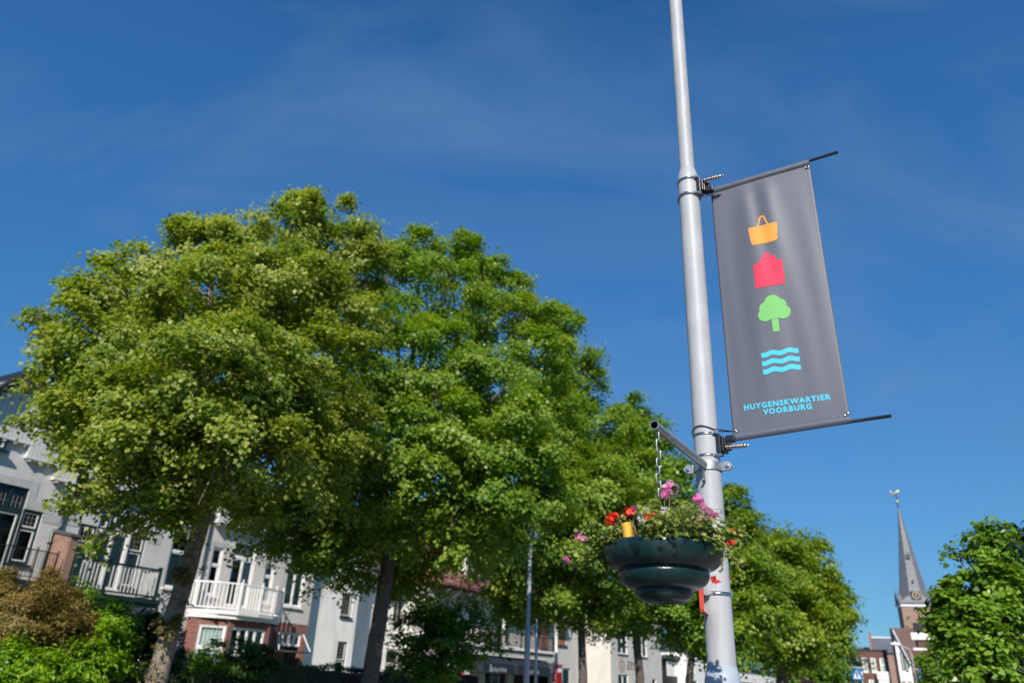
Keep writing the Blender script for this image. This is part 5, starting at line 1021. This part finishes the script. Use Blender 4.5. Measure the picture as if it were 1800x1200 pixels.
def awning(label, s0, s1, txt):
    d1 = 1.5; x0 = fs(s0, d1); x1 = fs(s1, d1); zt = fz(2.80); zm = fz(2.35, d1); zb2 = fz(1.88, d1)
    root = thing('shop_awning', label, 'awning', SW(x0, -27, 0), HR, 'awnings on the corner shop'); w_ = x1 - x0; b = MB()
    tx = 0.35
    V = [(tx, -0.02, zt), (w_ - tx, -0.02, zt), (w_ - 0.12, -0.85, zt - 0.22), (0.12, -0.85, zt - 0.22), (w_, -d1, zm), (0, -d1, zm), (w_, -d1 - 0.02, zb2), (0, -d1 - 0.02, zb2), (w_, -0.02, zm), (0, -0.02, zm), (w_, -0.02, zb2 + .1), (0, -0.02, zb2 + .1)]
    b.add(V, [(0, 3, 2, 1), (3, 5, 4, 2), (5, 7, 6, 4), (0, 9, 5, 3), (1, 2, 4, 8), (9, 11, 7, 5), (8, 4, 6, 10)], M_AWN); o = b.build('canopy_cloth', root)
    md = o.modifiers.new('thickness', 'SOLIDIFY'); md.thickness = 0.01
    b = MB(); b.bar((0.1, -0.1, zb2 + .05), (0.1, -d1, zb2 + .05), 0.03, 0.03, M_GALV); b.bar((w_ - .1, -0.1, zb2 + .05), (w_ - .1, -d1, zb2 + .05), 0.03, 0.03, M_GALV); b.build('frame', root)
    lx = w_ * 0.18; zz = zb2 + 0.10
    b = MB(); b.prism([(lx, zz + .42), (lx + .10, zz + .42), (lx + .45, zz), (lx + .28, zz)], -d1 - 0.034, -d1 - 0.028, M_AWNTXT); b.prism([(lx, zz + .26), (lx + .20, zz), (lx + .06, zz)], -d1 - 0.034, -d1 - 0.028, M_AWNTXT)
    b.build('emblem', root)
    me = text_mesh(txt, 0.34, 0.004, 1.0, 'LEFT'); me.materials.append(M_AWNTXT); to = bpy.data.objects.new('lettering', me); C.objects.link(to); to.parent = root
    to.rotation_euler = (math.pi / 2, 0, 0); to.location = (lx + .5, -d1 - 0.032, zz + 0.04)
awning('navy shop awning with pale lettering, left of the thicker far lamp pole', 35.0, 38.2, 'Bag & Mode')
awning('navy shop awning behind the two far grey poles beside the maroon flag', 38.6, 42.6, 'Bag & Mode')
def flag(label, s, z1, z0, wd):
    root = thing('shop_flag', label, 'flag', SW(fs(s), -27 + 0.35, 0), HR, None); b = MB(); V = []
    for j in range(13):
        zz = z1 + (z0 - z1) * j / 12
        for i in range(5): V.append((wd * i / 4, 0.03 * math.sin(i * 1.5 + j * 0.5), zz))
    b.add(V, [(j * 5 + i, (j + 1) * 5 + i, (j + 1) * 5 + i + 1, j * 5 + i + 1) for j in range(12) for i in range(4)], M_MAROON, True); f = b.build('cloth', root); f.modifiers.new('t', 'SOLIDIFY').thickness = 0.006
    b = MB(); b.box(wd * .2, wd * .8, -0.055, -0.05, z1 - .55, z1 - .25, M_SIGNW); 
    for k in range(4): b.box(wd * .15, wd * .85, -0.055, -0.05, z1 - .75 - k * .17, z1 - .69 - k * .17, M_REDP)
    b.build('print', root); b = MB(); b.bar((0, 0.0, z1 + .02), (wd, 0.0, z1 + .02), 0.03, 0.03, M_GALV); b.bar((0.02, 0.35, z1 + .02), (0.02, 0, z1 + .02), 0.03, 0.03, M_GALV); b.build('pole', root)
flag('maroon hanging flag with white mark right of the navy awnings', 42.75, fz(2.56), fz(1.2), 1.15); flag('maroon hanging flag left of the navy awnings behind the dark tree', 32.6, fz(2.2), fz(1.2), 1.0)
# ---- building F with wall lettering
sF = fs(51.0, 1.2) ; hf = thing('lettered_building', 'off-white building with dark and red wall lettering behind the fourth tree', 'building', SW(sF, -27 + 1.2, 0), HR)
X = lambda s: fs(s, 1.2) - sF + 0; Zf = lambda z: fz(z, 1.2)
b = MB(); opF = [(X(53.3), X(55.2), Zf(3.62), Zf(6.0)), (X(57.6), X(59.4), Zf(3.62), Zf(6.0)), (X(53.3), X(55.3), 0.6, Zf(2.30)), (X(60.4), X(61.4), 0.8, Zf(2.15))]
wall(b, X(52.0), X(62.85), 0, Zf(6.9), 0, opF, M_FSTUC); shell(b, X(52.0), X(62.85), 9, Zf(6.9), M_FSTUC); b.build('wall', hf)
for o in opF: window(hf, *o, 0, fr=M_WHITE, cols=2 if o[1] - o[0] > 1.5 else 1, sill=M_DARKRF, curtain=(o[0] + (o[1] - o[0]) * .6, o[1] - .05))
b = MB(); V = [(x, y, z) for x in (X(51.8), X(63.1)) for (y, z) in ((-0.5, Zf(6.9)), (4.5, Zf(6.9) + 3.5), (9.5, Zf(6.9)))]
b.add(V, [(0, 3, 4, 1), (1, 4, 5, 2), (0, 1, 2), (3, 5, 4), (0, 2, 5, 3)], M_TILE); b.build('roof', hf)
def wall_text(parent, txt, x, z, h, m, width=None, y=-0.012):
    me = text_mesh(txt, h * 1.35, 0.006, 1.0, 'LEFT'); xs = np.empty(len(me.vertices) * 3, np.float32); me.vertices.foreach_get('co', xs); xs = xs.reshape(-1, 3)
    if width: xs[:, 0] = (xs[:, 0] - xs[:, 0].min()) * width / max(1e-6, np.ptp(xs[:, 0])); me.vertices.foreach_set('co', xs.ravel()); me.update()
    me.materials.append(m); o = bpy.data.objects.new('lettering', me); C.objects.link(o); o.parent = parent; o.rotation_euler = (math.pi / 2, 0, 0); o.location = (x, y, z); return o
M_INK = mat('dark_letter', (0.05, 0.05, 0.07), 0.5)
wall_text(hf, 'ZENZ', X(55.0), Zf(2.87), 0.42, M_INK, 3.4); wall_text(hf, 'BEAUTY', X(55.0), Zf(2.64), 0.20, M_RED, 3.0)
b = MB()
def crescent(b, cx, cz, r, a0, a1, th, m):
    n_ = 14; o1 = [(cx + r * math.cos(rad(a0 + (a1 - a0) * k / n_)), cz + r * math.sin(rad(a0 + (a1 - a0) * k / n_))) for k in range(n_ + 1)]
    i1_ = [(cx + (r - th * math.sin(math.pi * k / n_)) * math.cos(rad(a0 + (a1 - a0) * k / n_)), cz + (r - th * math.sin(math.pi * k / n_)) * math.sin(rad(a0 + (a1 - a0) * k / n_))) for k in range(n_ + 1)]
    for k in range(n_): b.add([(o1[k][0], -0.012, o1[k][1]), (o1[k + 1][0], -0.012, o1[k + 1][1]), (i1_[k + 1][0], -0.012, i1_[k + 1][1]), (i1_[k][0], -0.012, i1_[k][1])], [(0, 1, 2, 3)], m)
cx, cz = X(54.05), Zf(2.85)
crescent(b, cx, cz, 0.68, 125, 235, 0.22, M_RED); crescent(b, cx, cz, 0.66, -60, 60, 0.2, M_INK); b.box(cx - .12, cx + .1, -0.016, -0.008, cz - .55, cz + 0.1, M_INK); b.prism([(cx - .14, cz + .2), (cx + .16, cz + .2), (cx + .05, cz + .5), (cx - .14, cz + .7)], -0.016, -0.008, M_INK); b.build('emblem', hf)
# white low building beyond
lb = thing('low_building', 'long low white-panelled building beyond the trees behind the lamp post base', 'building', SW(fs(64), -27, 0), HR)
b = MB(); b.box(0, 60, 0, 8, 0, 3.6, M_DARKRF)
for k in range(22): b.box(0.15 + k * 2.7, 2.7 + k * 2.7, -0.05, 0.0, 2.7, 4.1, M_WSTUC)
b.box(-0.3, 60, -0.4, 8, 4.4, 4.7, M_LEAD); b.build('panelled_wall', lb)
wb = thing('white_block', 'plain white two-storey block seen between the far trunks right of the lamp post', 'building', SW(86, -26, 0), HR)
b = MB(); wall(b, 0, 22, 0, 5.4, 0, [(2, 3.2, 3.2, 4.6), (7, 8.2, 3.2, 4.6), (13, 14.2, 3.2, 4.6), (2, 4, .9, 2.4)], M_WSTUC); shell(b, 0, 22, 8, 5.4, M_WSTUC); b.build('wall', wb)
for o in [(2, 3.2, 3.2, 4.6), (7, 8.2, 3.2, 4.6), (13, 14.2, 3.2, 4.6), (2, 4, .9, 2.4)]: window(wb, *o, 0, fr=M_WHITE)
pitched(wb, -.2, 22.2, 5.4, 1.5, M_LEAD, 0.3)
ra = thing('red_awning', 'bright red awning low right of the lamp post under the last tree', 'awning', at(1412, 1199, 62) - Vector((0, 0, 0.6)), HR * 0.5)
b = MB(); b.add([(-.75, 0, .35), (.75, 0, .35), (.8, -.5, 1.05 - .35), (-.8, -.5, .7), (-.75, 0.6, 1.0), (.75, .6, 1.0), (-.8, -.5, .35), (.8, -.5, .35)], [(3, 2, 5, 4), (6, 7, 2, 3)], M_RED); o = b.build('cloth', ra); o.modifiers.new('t', 'SOLIDIFY').thickness = 0.02
b = MB(); b.bar((-.7, .5, -2.0), (-.7, .5, .9), .05, .05, M_GALV); b.bar((.7, .5, -2.0), (.7, .5, .9), .05, .05, M_GALV); b.build('frame', ra)

# ------------------------------------------------------------------ far lamp poles in front of the shop
def farpole(name, label, px, py, r, rd, h, head=True):
    base = ground(px, py, r); root = thing(name, label, 'pole', base); b = MB(); b.tube([(0, 0, 0), (0, 0, 2.8), (0, 0, 2.82), (0, 0, h)], [rd, rd * .92, rd * .68, rd * .55], M_GALV if not head else M_POLE, 14); b.build('shaft', root)
    if head:
        b = MB(); b.lathe([(0.0, 0), (0.2, 0.05), (0.26, 0.12), (0.1, 0.3), (0.0, 0.33)], M_POLE, 20, (0, 0, h)); b.build('lamp_head', root)
    return root
farpole('street_lamp', 'slim grey lamp post in front of the shop balcony, the thicker of two far poles', 924, 1235, 22, 0.085, 5.3)
farpole('sign_pole', 'thin grey pole without a sign just right of the far lamp post', 940, 1235, 23, 0.045, 1.6 + 23 * math.tan(rad(4.1)), False)
# ------------------------------------------------------------------ crossing lamp and signs
cb_ = ground(1615, 1225, 80)
cl = thing('crossing_lamp', 'curved-arm street lamp standing before the white gabled house', 'street lamp', cb_)
top = at(1606, 1140, 80) - cb_
b = MB(); b.tube([(0, 0, 0), (0, 0, 3.0), (0, 0, top.z - .4), tuple(Vector((0, 0, top.z)) - Vector((.15, 0, 0))), tuple(Vector((-0.9, 0, top.z + .28)))], [.1, .08, .07, .06, .05], M_POLE, 12); b.build('shaft', cl)
b = MB(); b.tube([(-.85, 0, top.z + .27), (-1.2, 0, top.z + .36), (-1.75, 0, top.z + .36)], [.08, .17, .1], M_WHITE, 12); b.build('lamp_head', cl)
def crossing(label, px, py, r, side, wpx):
    p = at(px, py, r); base = Vector((p.x, p.y, 0)); root = thing('crossing_sign', label, 'sign', base, 0, 'pedestrian crossing signs')
    ax_ = p.z; b = MB(); b.bar((-1.0, 0, ax_), (0.75, 0, ax_), 0.08, 0.09, M_POLE) if side < 0 else b.bar((-.8, 0, ax_), (1.3, 0, ax_), 0.08, 0.09, M_POLE); b.build('arm', root)
    b = MB(); b.box(-.42, .42, -.06, .06, ax_ - 1.02, ax_ - .09, M_BLUE); pl = b.build('sign_box', root)
    b = MB(); b.prism([(-.33, ax_ - .88), (.33, ax_ - .88), (0, ax_ - .24)], -.066, -.0601, M_SIGNW); b.prism([(-.05, ax_ - .45), (.05, ax_ - .45), (.09, ax_ - .8), (-.09, ax_ - .8)], -.072, -.0665, M_BLACKM); b.build('pedestrian_symbol', root)
    return root
c1 = crossing('blue crossing sign on a bracket left, hanging before the brown brick house', 1504, 1172, 78, -1, 40)
c2 = crossing('blue crossing sign with white plate below, right of the curved lamp', 1619, 1176, 78, 1, 40)
c2p = MB(); zz = at(1619, 1176, 78).z; c2p.box(-.42, .42, -.04, .04, zz - 1.35, zz - 1.10, M_SIGNW); c2p.build('lower_plate', c2)

# ------------------------------------------------------------------ far right buildings (front faces turned to the viewer)
def front(name, label, px0, px1, pyb, r, cat='house', rz=None):
    a = ground(px0, pyb, r); c = ground(px1, pyb, r); w_ = (c - a).length; az = math.atan2(c.y - a.y, c.x - a.x)
    return thing(name, label, cat, a, az), w_
def hgt(px, py, r): return at(px, py, r).z
# brown brick house
R1 = 131; hx, w1 = front('brick_house', 'brown brick flat-topped house with white sashes and bay windows', 1497, 1566, 1190, R1)
H1 = hgt(1530, 1143, R1); b = MB(); ops = []
for fx in (.10, .33, .55, .78): ops.append((w1 * fx, w1 * fx + w1 * .13, H1 * .62, H1 * .88))
for fx in (.43,): ops.append((w1 * fx, w1 * fx + w1 * .12, H1 * .22, H1 * .50))
wall(b, 0, w1, 0, H1, 0, ops, M_BRICKH, .2); shell(b, 0, w1, 9, H1, M_BRICKH); b.box(0, w1, .3, 9, H1 - .3, H1 - .02, M_DARKRF); b.box(-.1, w1 + .1, -.12, 0.3, H1, H1 + .18, M_BLACKT); b.build('wall', hx)
for o in ops: window(hx, *o, 0, fr=M_WHITE, trans=(o[2] + o[3]) / 2, sill=M_WHITE, fw=.14, curtain=(o[0] + .1, o[1] - .1, o[3], o[2]))
for x0, x1 in ((w1 * .04, w1 * .30), (w1 * .66, w1 * .98)):
    b = MB(); b.box(x0, x1, -.9, 0, H1 * .50, H1 * .58, M_WHITE); b.box(x0 + .1, x1 - .1, -.8, 0, H1 * .46, H1 * .499, M_SIGNW); b.box(x0 + .1, x1 - .1, -.8, 0, 0, H1 * .459, M_WHITE); 
    n_ = 4
    for k in range(n_): a = x0 + .25 + k * (x1 - x0 - .4) / n_; b.box(a, a + (x1 - x0 - .4) / n_ - .15, -.83, -.801, H1 * .22, H1 * .42, M_ROOM)
    b.box(x0, x1, -.9, -.85, H1 * .581, H1 * .64, M_WHITE)
    b.build('bay_window', hx)
# grey roofed nave behind
R2 = 185; nv, w2 = front('church_nave', 'church nave roof of grey slate behind the brown brick house', 1508, 1640, 1190, R2, 'building')
b = MB(); HN = hgt(1550, 1117, R2); HE = hgt(1550, 1146, R2)
b.box(0, w2, 1, 12, 0, HE, M_BRICKT); V = [(x, y, z) for x in (w2 * .25, w2) for (y, z) in ((0.5, HE), (6.5, HN), (12.5, HE))]
b.add(V, [(0, 3, 4, 1), (1, 4, 5, 2), (0, 1, 2), (3, 5, 4)], M_SLATE)
V = [(x, y, z) for x in (0, w2 * .25) for (y, z) in ((0.5, HE - .3), (5.5, HN - 2.0), (10.5, HE - .3))]; b.add(V, [(0, 3, 4, 1), (1, 4, 5, 2), (0, 1, 2), (3, 5, 4)], M_SLATE)
b.build('nave_roof', nv); b = MB(); b.box(w2 * .25 - .4, w2 * .25, .3, 7, 0, HN + .4, M_BRICKT); b.box(w2 * .25 - .45, w2 * .25 + .05, 6.2, 6.9, HN, HN + 1.2, M_BRICKT); b.build('gable_end', nv)
b = MB(); b.box(w2 * .25, w2, 6.3, 6.7, HN - .02, HN + .2, M_SIGNW); b.build('ridge', nv)
# white gabled house
R3 = 128; gb = ground(1583, 1190, R3); gh = thing('white_gable_house', 'white gabled house with a patched brown and orange tiled roof', 'house', gb)
def slab(b, pts, m, push):
    """closed slab from points (relative to the house), thickened along push"""
    n = len(pts); v = [Vector(p) for p in pts] + [Vector(p) + Vector(push) for p in pts]
    b.add(v, [tuple(range(n)), tuple(range(2 * n - 1, n - 1, -1))] + [(i, n + i, n + (i + 1) % n, (i + 1) % n)[::-1] for i in range(n)], m)
GP = lambda px, py, r=R3: at(px, py, r) - gb
away = Vector((gb.x, gb.y, 0)).normalized()
def foot(p): return Vector((p.x, p.y, -gb.z))
gl, gt, ge_ = GP(1562, 1190), GP(1569, 1106), GP(1600, 1163)
glx = Vector((gt.x, gt.y, 0)); gex = Vector((ge_.x, ge_.y, 0))
b = MB(); slab(b, [(glx.x, glx.y, 0), (gex.x, gex.y, 0), (gex.x, gex.y, ge_.z), (gt.x, gt.y, gt.z - .4)], M_WSTUC, away * 0.4)
slab(b, [(gex.x, gex.y, 0), tuple(foot(GP(1645, 1190, R3 + 9)))[:2] + (0,), tuple(foot(GP(1645, 1190, R3 + 9)))[:2] + (ge_.z - .6,), (gex.x, gex.y, ge_.z - .2)], M_BRICKH, away * 0.4); b.build('wall', gh)
gd = (gex - glx).normalized(); gz = math.atan2(gd.y, gd.x); gw = (gex - glx).length
for u0, u1, v0, v1, cc in ((.28, .52, .50, .72, 1), (.56, .80, .48, .66, 1), (.12, .36, .10, .36, 1), (.58, .88, .08, .36, 2)):
    wo = window(gh, 0, (u1 - u0) * gw, 0, (v1 - v0) * gt.z, -0.1, fr=M_GREENP, cols=cc, curtain=(.1, (u1 - u0) * gw * .5, (v1 - v0) * gt.z, 0)); wo.location = glx + gd * u0 * gw + Vector((0, 0, v0 * gt.z)) - away * 0.12; wo.rotation_euler = (0, 0, gz)
rr4 = [gt - away * .5, ge_ - away * .5 + Vector((0, 0, -.3)), GP(1643, 1153, R3 + 9), GP(1622, 1106, R3 + 9)]
b = MB(); slab(b, rr4, M_MIXTILE, Vector((0, 0, .22))); rf = b.build('roof', gh)
b = MB(); slab(b, [gt - away * .62 + Vector((0, 0, .25)), ge_ - away * .62 + Vector((0, 0, -.1)), ge_ - away * .62 + Vector((0, 0, -.45)), gt - away * .62 + Vector((0, 0, -.2))], M_SIGNW, away * .1)
slab(b, [gt - away * .5 + Vector((-.45, 0, .1)), gt - away * .5 + Vector((0, 0, .2)), glx + Vector((0, 0, .2)) - away * .3, glx + Vector((-.45, 0, .2)) - away * .3], M_DARKRF, away * 3); b.build('bargeboard', rf)
b = MB(); rq = lambda u, v: rr4[0].lerp(rr4[3], u).lerp(rr4[1].lerp(rr4[2], u), v) - away * .06
for k in range(30):
    v = random.uniform(.5, .95); u = random.uniform(.05, .4); slab(b, [rq(u, v), rq(u, v + .045), rq(u + .06, v + .045), rq(u + .06, v)], M_OTILE, -away * 0.03)
b.build('patch', rf)
b = MB(); p0, p1 = GP(1602, 1150, R3 + 3), GP(1640, 1150, R3 + 3); b.build('side_wing', gh) if False else None
b = MB(); slab(b, [GP(1606, 1146, R3 + 2), GP(1606, 1162, R3 + 2), GP(1622, 1160, R3 + 2), GP(1622, 1144, R3 + 2)], M_WHITE, away * 3); dm = b.build('dormer', rf)
b = MB()
for k in range(3): slab(b, [GP(1608 + k * 5, 1149, R3 + 1.9), GP(1608 + k * 5, 1158, R3 + 1.9), GP(1611 + k * 5, 1157.5, R3 + 1.9), GP(1611 + k * 5, 1148.5, R3 + 1.9)], M_ROOM, away * .05)
b.build('pane', dm)

# dark block with white bands right
R4 = 95; db, w4 = front('dark_block', 'dark brick apartment block with white balcony bands beside the church tower', 1621, 1700, 1195, R4, 'building')
b = MB(); zt = hgt(1630, 1094, R4); b.box(0, w4, 0, 8, 0, zt, M_BLACKT); b.build('wall', db)
for py0, py1, off in ((1112, 1124, .5), (1139, 1143, .8)):
    b = MB(); b.box(-.3, w4, -off, 0, hgt(1630, py1, R4), hgt(1630, py0, R4), M_WSTUC); b.build('balcony_band', db)
b = MB(); b.box(w4 * .05, w4, -.5, -.001, hgt(1630, 1137, R4), hgt(1630, 1127, R4), M_BRICKH); b.build('brick_band', db)
b = MB(); b.box(-.6, w4, -1.0, -.0, hgt(1630, 1162, R4), hgt(1630, 1144, R4), M_BRICKH); b.build('oriel', db)
# office roof at the far right edge
R5 = 60; ob_, w5 = front('flat_roof_building', 'pale flat-roofed building just showing at the right picture edge', 1792, 1990, 1190, R5, 'building')
b = MB(); zt = hgt(1800, 936, R5); b.box(0, w5, 0, 10, 0, zt - .5, M_FSTUC); b.build('wall', ob_); b = MB(); b.box(-.3, w5 + .3, -.5, 10.3, zt - .5, zt, M_WHITE); b.build('roof', ob_)
b = MB()
for k in range(7): b.box(w5 * (.05 + k * .135), w5 * (.14 + k * .135), -.03, -.001, zt - 2.4, zt - .9, M_ROOM)
b.build('window', ob_)

# ------------------------------------------------------------------ church tower
R6 = 200; tb = ground(1631, 1190, R6); azt = math.atan2(tb.y, tb.x) - math.pi / 2 + rad(8)
tw = thing('church_tower', 'brick church tower with tall slate spire, clock and gilded weathercock', 'church', tb, azt)
zE_ = hgt(1607, 1063, R6); zT_ = hgt(1580, 893, R6); ww = 3.35; zS = hgt(1607, 1055, R6)
b = MB(); b.box(-ww, ww, -ww, ww, 0, zE_, M_BRICKT); b.build('wall', tw)
b = MB(); b.box(-ww - .1, ww + .1, -ww - .1, ww + .1, zE_ - .55, zE_ - .02, M_SIGNW); b.box(-ww - .35, ww + .35, -ww - .35, ww + .35, zE_, zE_ + .35, M_SLATE); b.build('cornice', tw)
# broach spire: square foot to octagon, then needle
def octo(r, z): return [(r * math.cos(rad(22.5 + 45 * k)), r * math.sin(rad(22.5 + 45 * k)), z) for k in range(8)]
sq = [(ww + .1, -ww - .1), (ww + .1, ww + .1), (-ww - .1, ww + .1), (-ww - .1, -ww - .1)]
hS = zT_ - zS
sqz = zE_ + .35
def rnd_sq(h, z): return [(h, h * .42, z), (h * .42 * 1.0, h, z), (-h * .42, h, z), (-h, h * .42, z), (-h, -h * .42, z), (-h * .42, -h, z), (h * .42, -h, z), (h, -h * .42, z)]
foot = [(ww + .15, ww + .15)] ; rings = []
f8 = [(ww + .15, .01 + ww + .1), (ww + .1, ww + .15), (-ww - .1, ww + .15), (-ww - .15, ww + .1), (-ww - .15, -ww - .1), (-ww - .1, -ww - .15), (ww + .1, -ww - .15), (ww + .15, -ww - .1)]
rings.append([(x, y, sqz) for x, y in f8]); rings.append(rnd_sq(ww * .86, sqz + 1.5)); rings.append(rnd_sq(ww * .77, sqz + 3.0)); rings.append(rnd_sq(.12, zT_))
V = [v for r_ in rings for v in r_]; b = MB(); b.add(V, [(i * 8 + k, i * 8 + (k + 1) % 8, (i + 1) * 8 + (k + 1) % 8, (i + 1) * 8 + k) for i in range(3) for k in range(8)] + [tuple(range(24, 32))], M_SLATE); sp = b.build('spire', tw)
b = MB(); b.box(-.95, .95, -ww * 1.0 - .12, -ww * .8, sqz + .55, sqz + 2.35, M_BLACKT); ck = b.build('clock', tw)
b = MB()
for k in range(12):
    a = rad(30 * k); b.box(.68 * math.sin(a) - .09, .68 * math.sin(a) + .09, -ww - .15, -ww - .125, sqz + 1.45 + .68 * math.cos(a) - .12, sqz + 1.45 + .68 * math.cos(a) + .12, M_GOLD)
b.bar((0, -ww - .15, sqz + 1.45), (.35, -ww - .15, sqz + 1.95), .06, .1, M_GOLD); b.bar((0, -ww - .15, sqz + 1.45), (-.2, -ww - .15, sqz + 1.1), .06, .1, M_GOLD); b.build('clock_dial', ck)
for fz_ in (.36, .07):
    yy = -(ww * .77 * (1 - fz_) + .1); zz = sqz + 3 + (zT_ - sqz - 3) * fz_
    b = MB(); sc_ = 1.0 if fz_ > .2 else .45; b.prism([(-.45 * sc_, zz), (.45 * sc_, zz), (.45 * sc_, zz + .9 * sc_), (0, zz + 1.7 * sc_), (-.45 * sc_, zz + .9 * sc_)], yy - .35, yy + .6, M_SLATE)
    b.box(-.3 * sc_, .3 * sc_, yy - .37, yy - .352, zz + .1, zz + .85 * sc_, M_BLACKT); b.build('dormer', tw)
for sx, sy in ((-1, -1), (1, -1), (1, 1), (-1, 1)):
    b = MB(); b.box(sx * ww - .22, sx * ww + .22, sy * ww - .22, sy * ww + .22, sqz, sqz + 1.3, M_BRICKT); b.lathe([(.3, 0), (.0, 2.2)], M_SLATE, 8, (sx * ww, sy * ww, sqz + 1.3)); b.build('pinnacle', tw)
b = MB(); b.tube([(0, 0, zT_ - .4), (0, 0, zT_ + 3.7)], .09, M_BLACKT, 8)
b.lathe([(0, -.42), (.3, -.3), (.42, 0), (.3, .3), (0, .42)], M_GOLD, 16, (0, 0, zT_ + 1.6)); b.bar((-.9, 0, zT_ + 2.6), (.9, 0, zT_ + 2.6), .07, .07, M_BLACKT)
b.tube([(-1.2, 0, zT_ + 3.6), (-.6, 0, zT_ + 3.5), (.0, 0, zT_ + 3.75), (.55, 0, zT_ + 4.0), (.85, 0, zT_ + 4.5)], [.08, .18, .30, .44, .08], M_GOLD, 10); b.tube([(-1.3, 0, zT_ + 4.2), (-.7, 0, zT_ + 3.6)], [.3, .15], M_GOLD, 8); b.build('weathercock', tw)
for s_ in (1.15,):
    b = MB(); b.prism([(s_ - .75, zE_ - 6.5), (s_ + .75, zE_ - 6.5), (s_ + .75, zE_ - 3.8)] + [(s_ + .75 * math.cos(rad(a)), zE_ - 3.8 + .9 * math.sin(rad(a))) for a in range(15, 180, 15)] + [(s_ - .75, zE_ - 3.8)], -ww - .02, -ww - .003, M_BLACKT)
    for k in range(4): b.box(s_ - .7, s_ + .7, -ww - .15, -ww - .021, zE_ - 6.2 + k * .75, zE_ - 5.95 + k * .75, M_SLATE)
    b.build('belfry_louvre', tw)
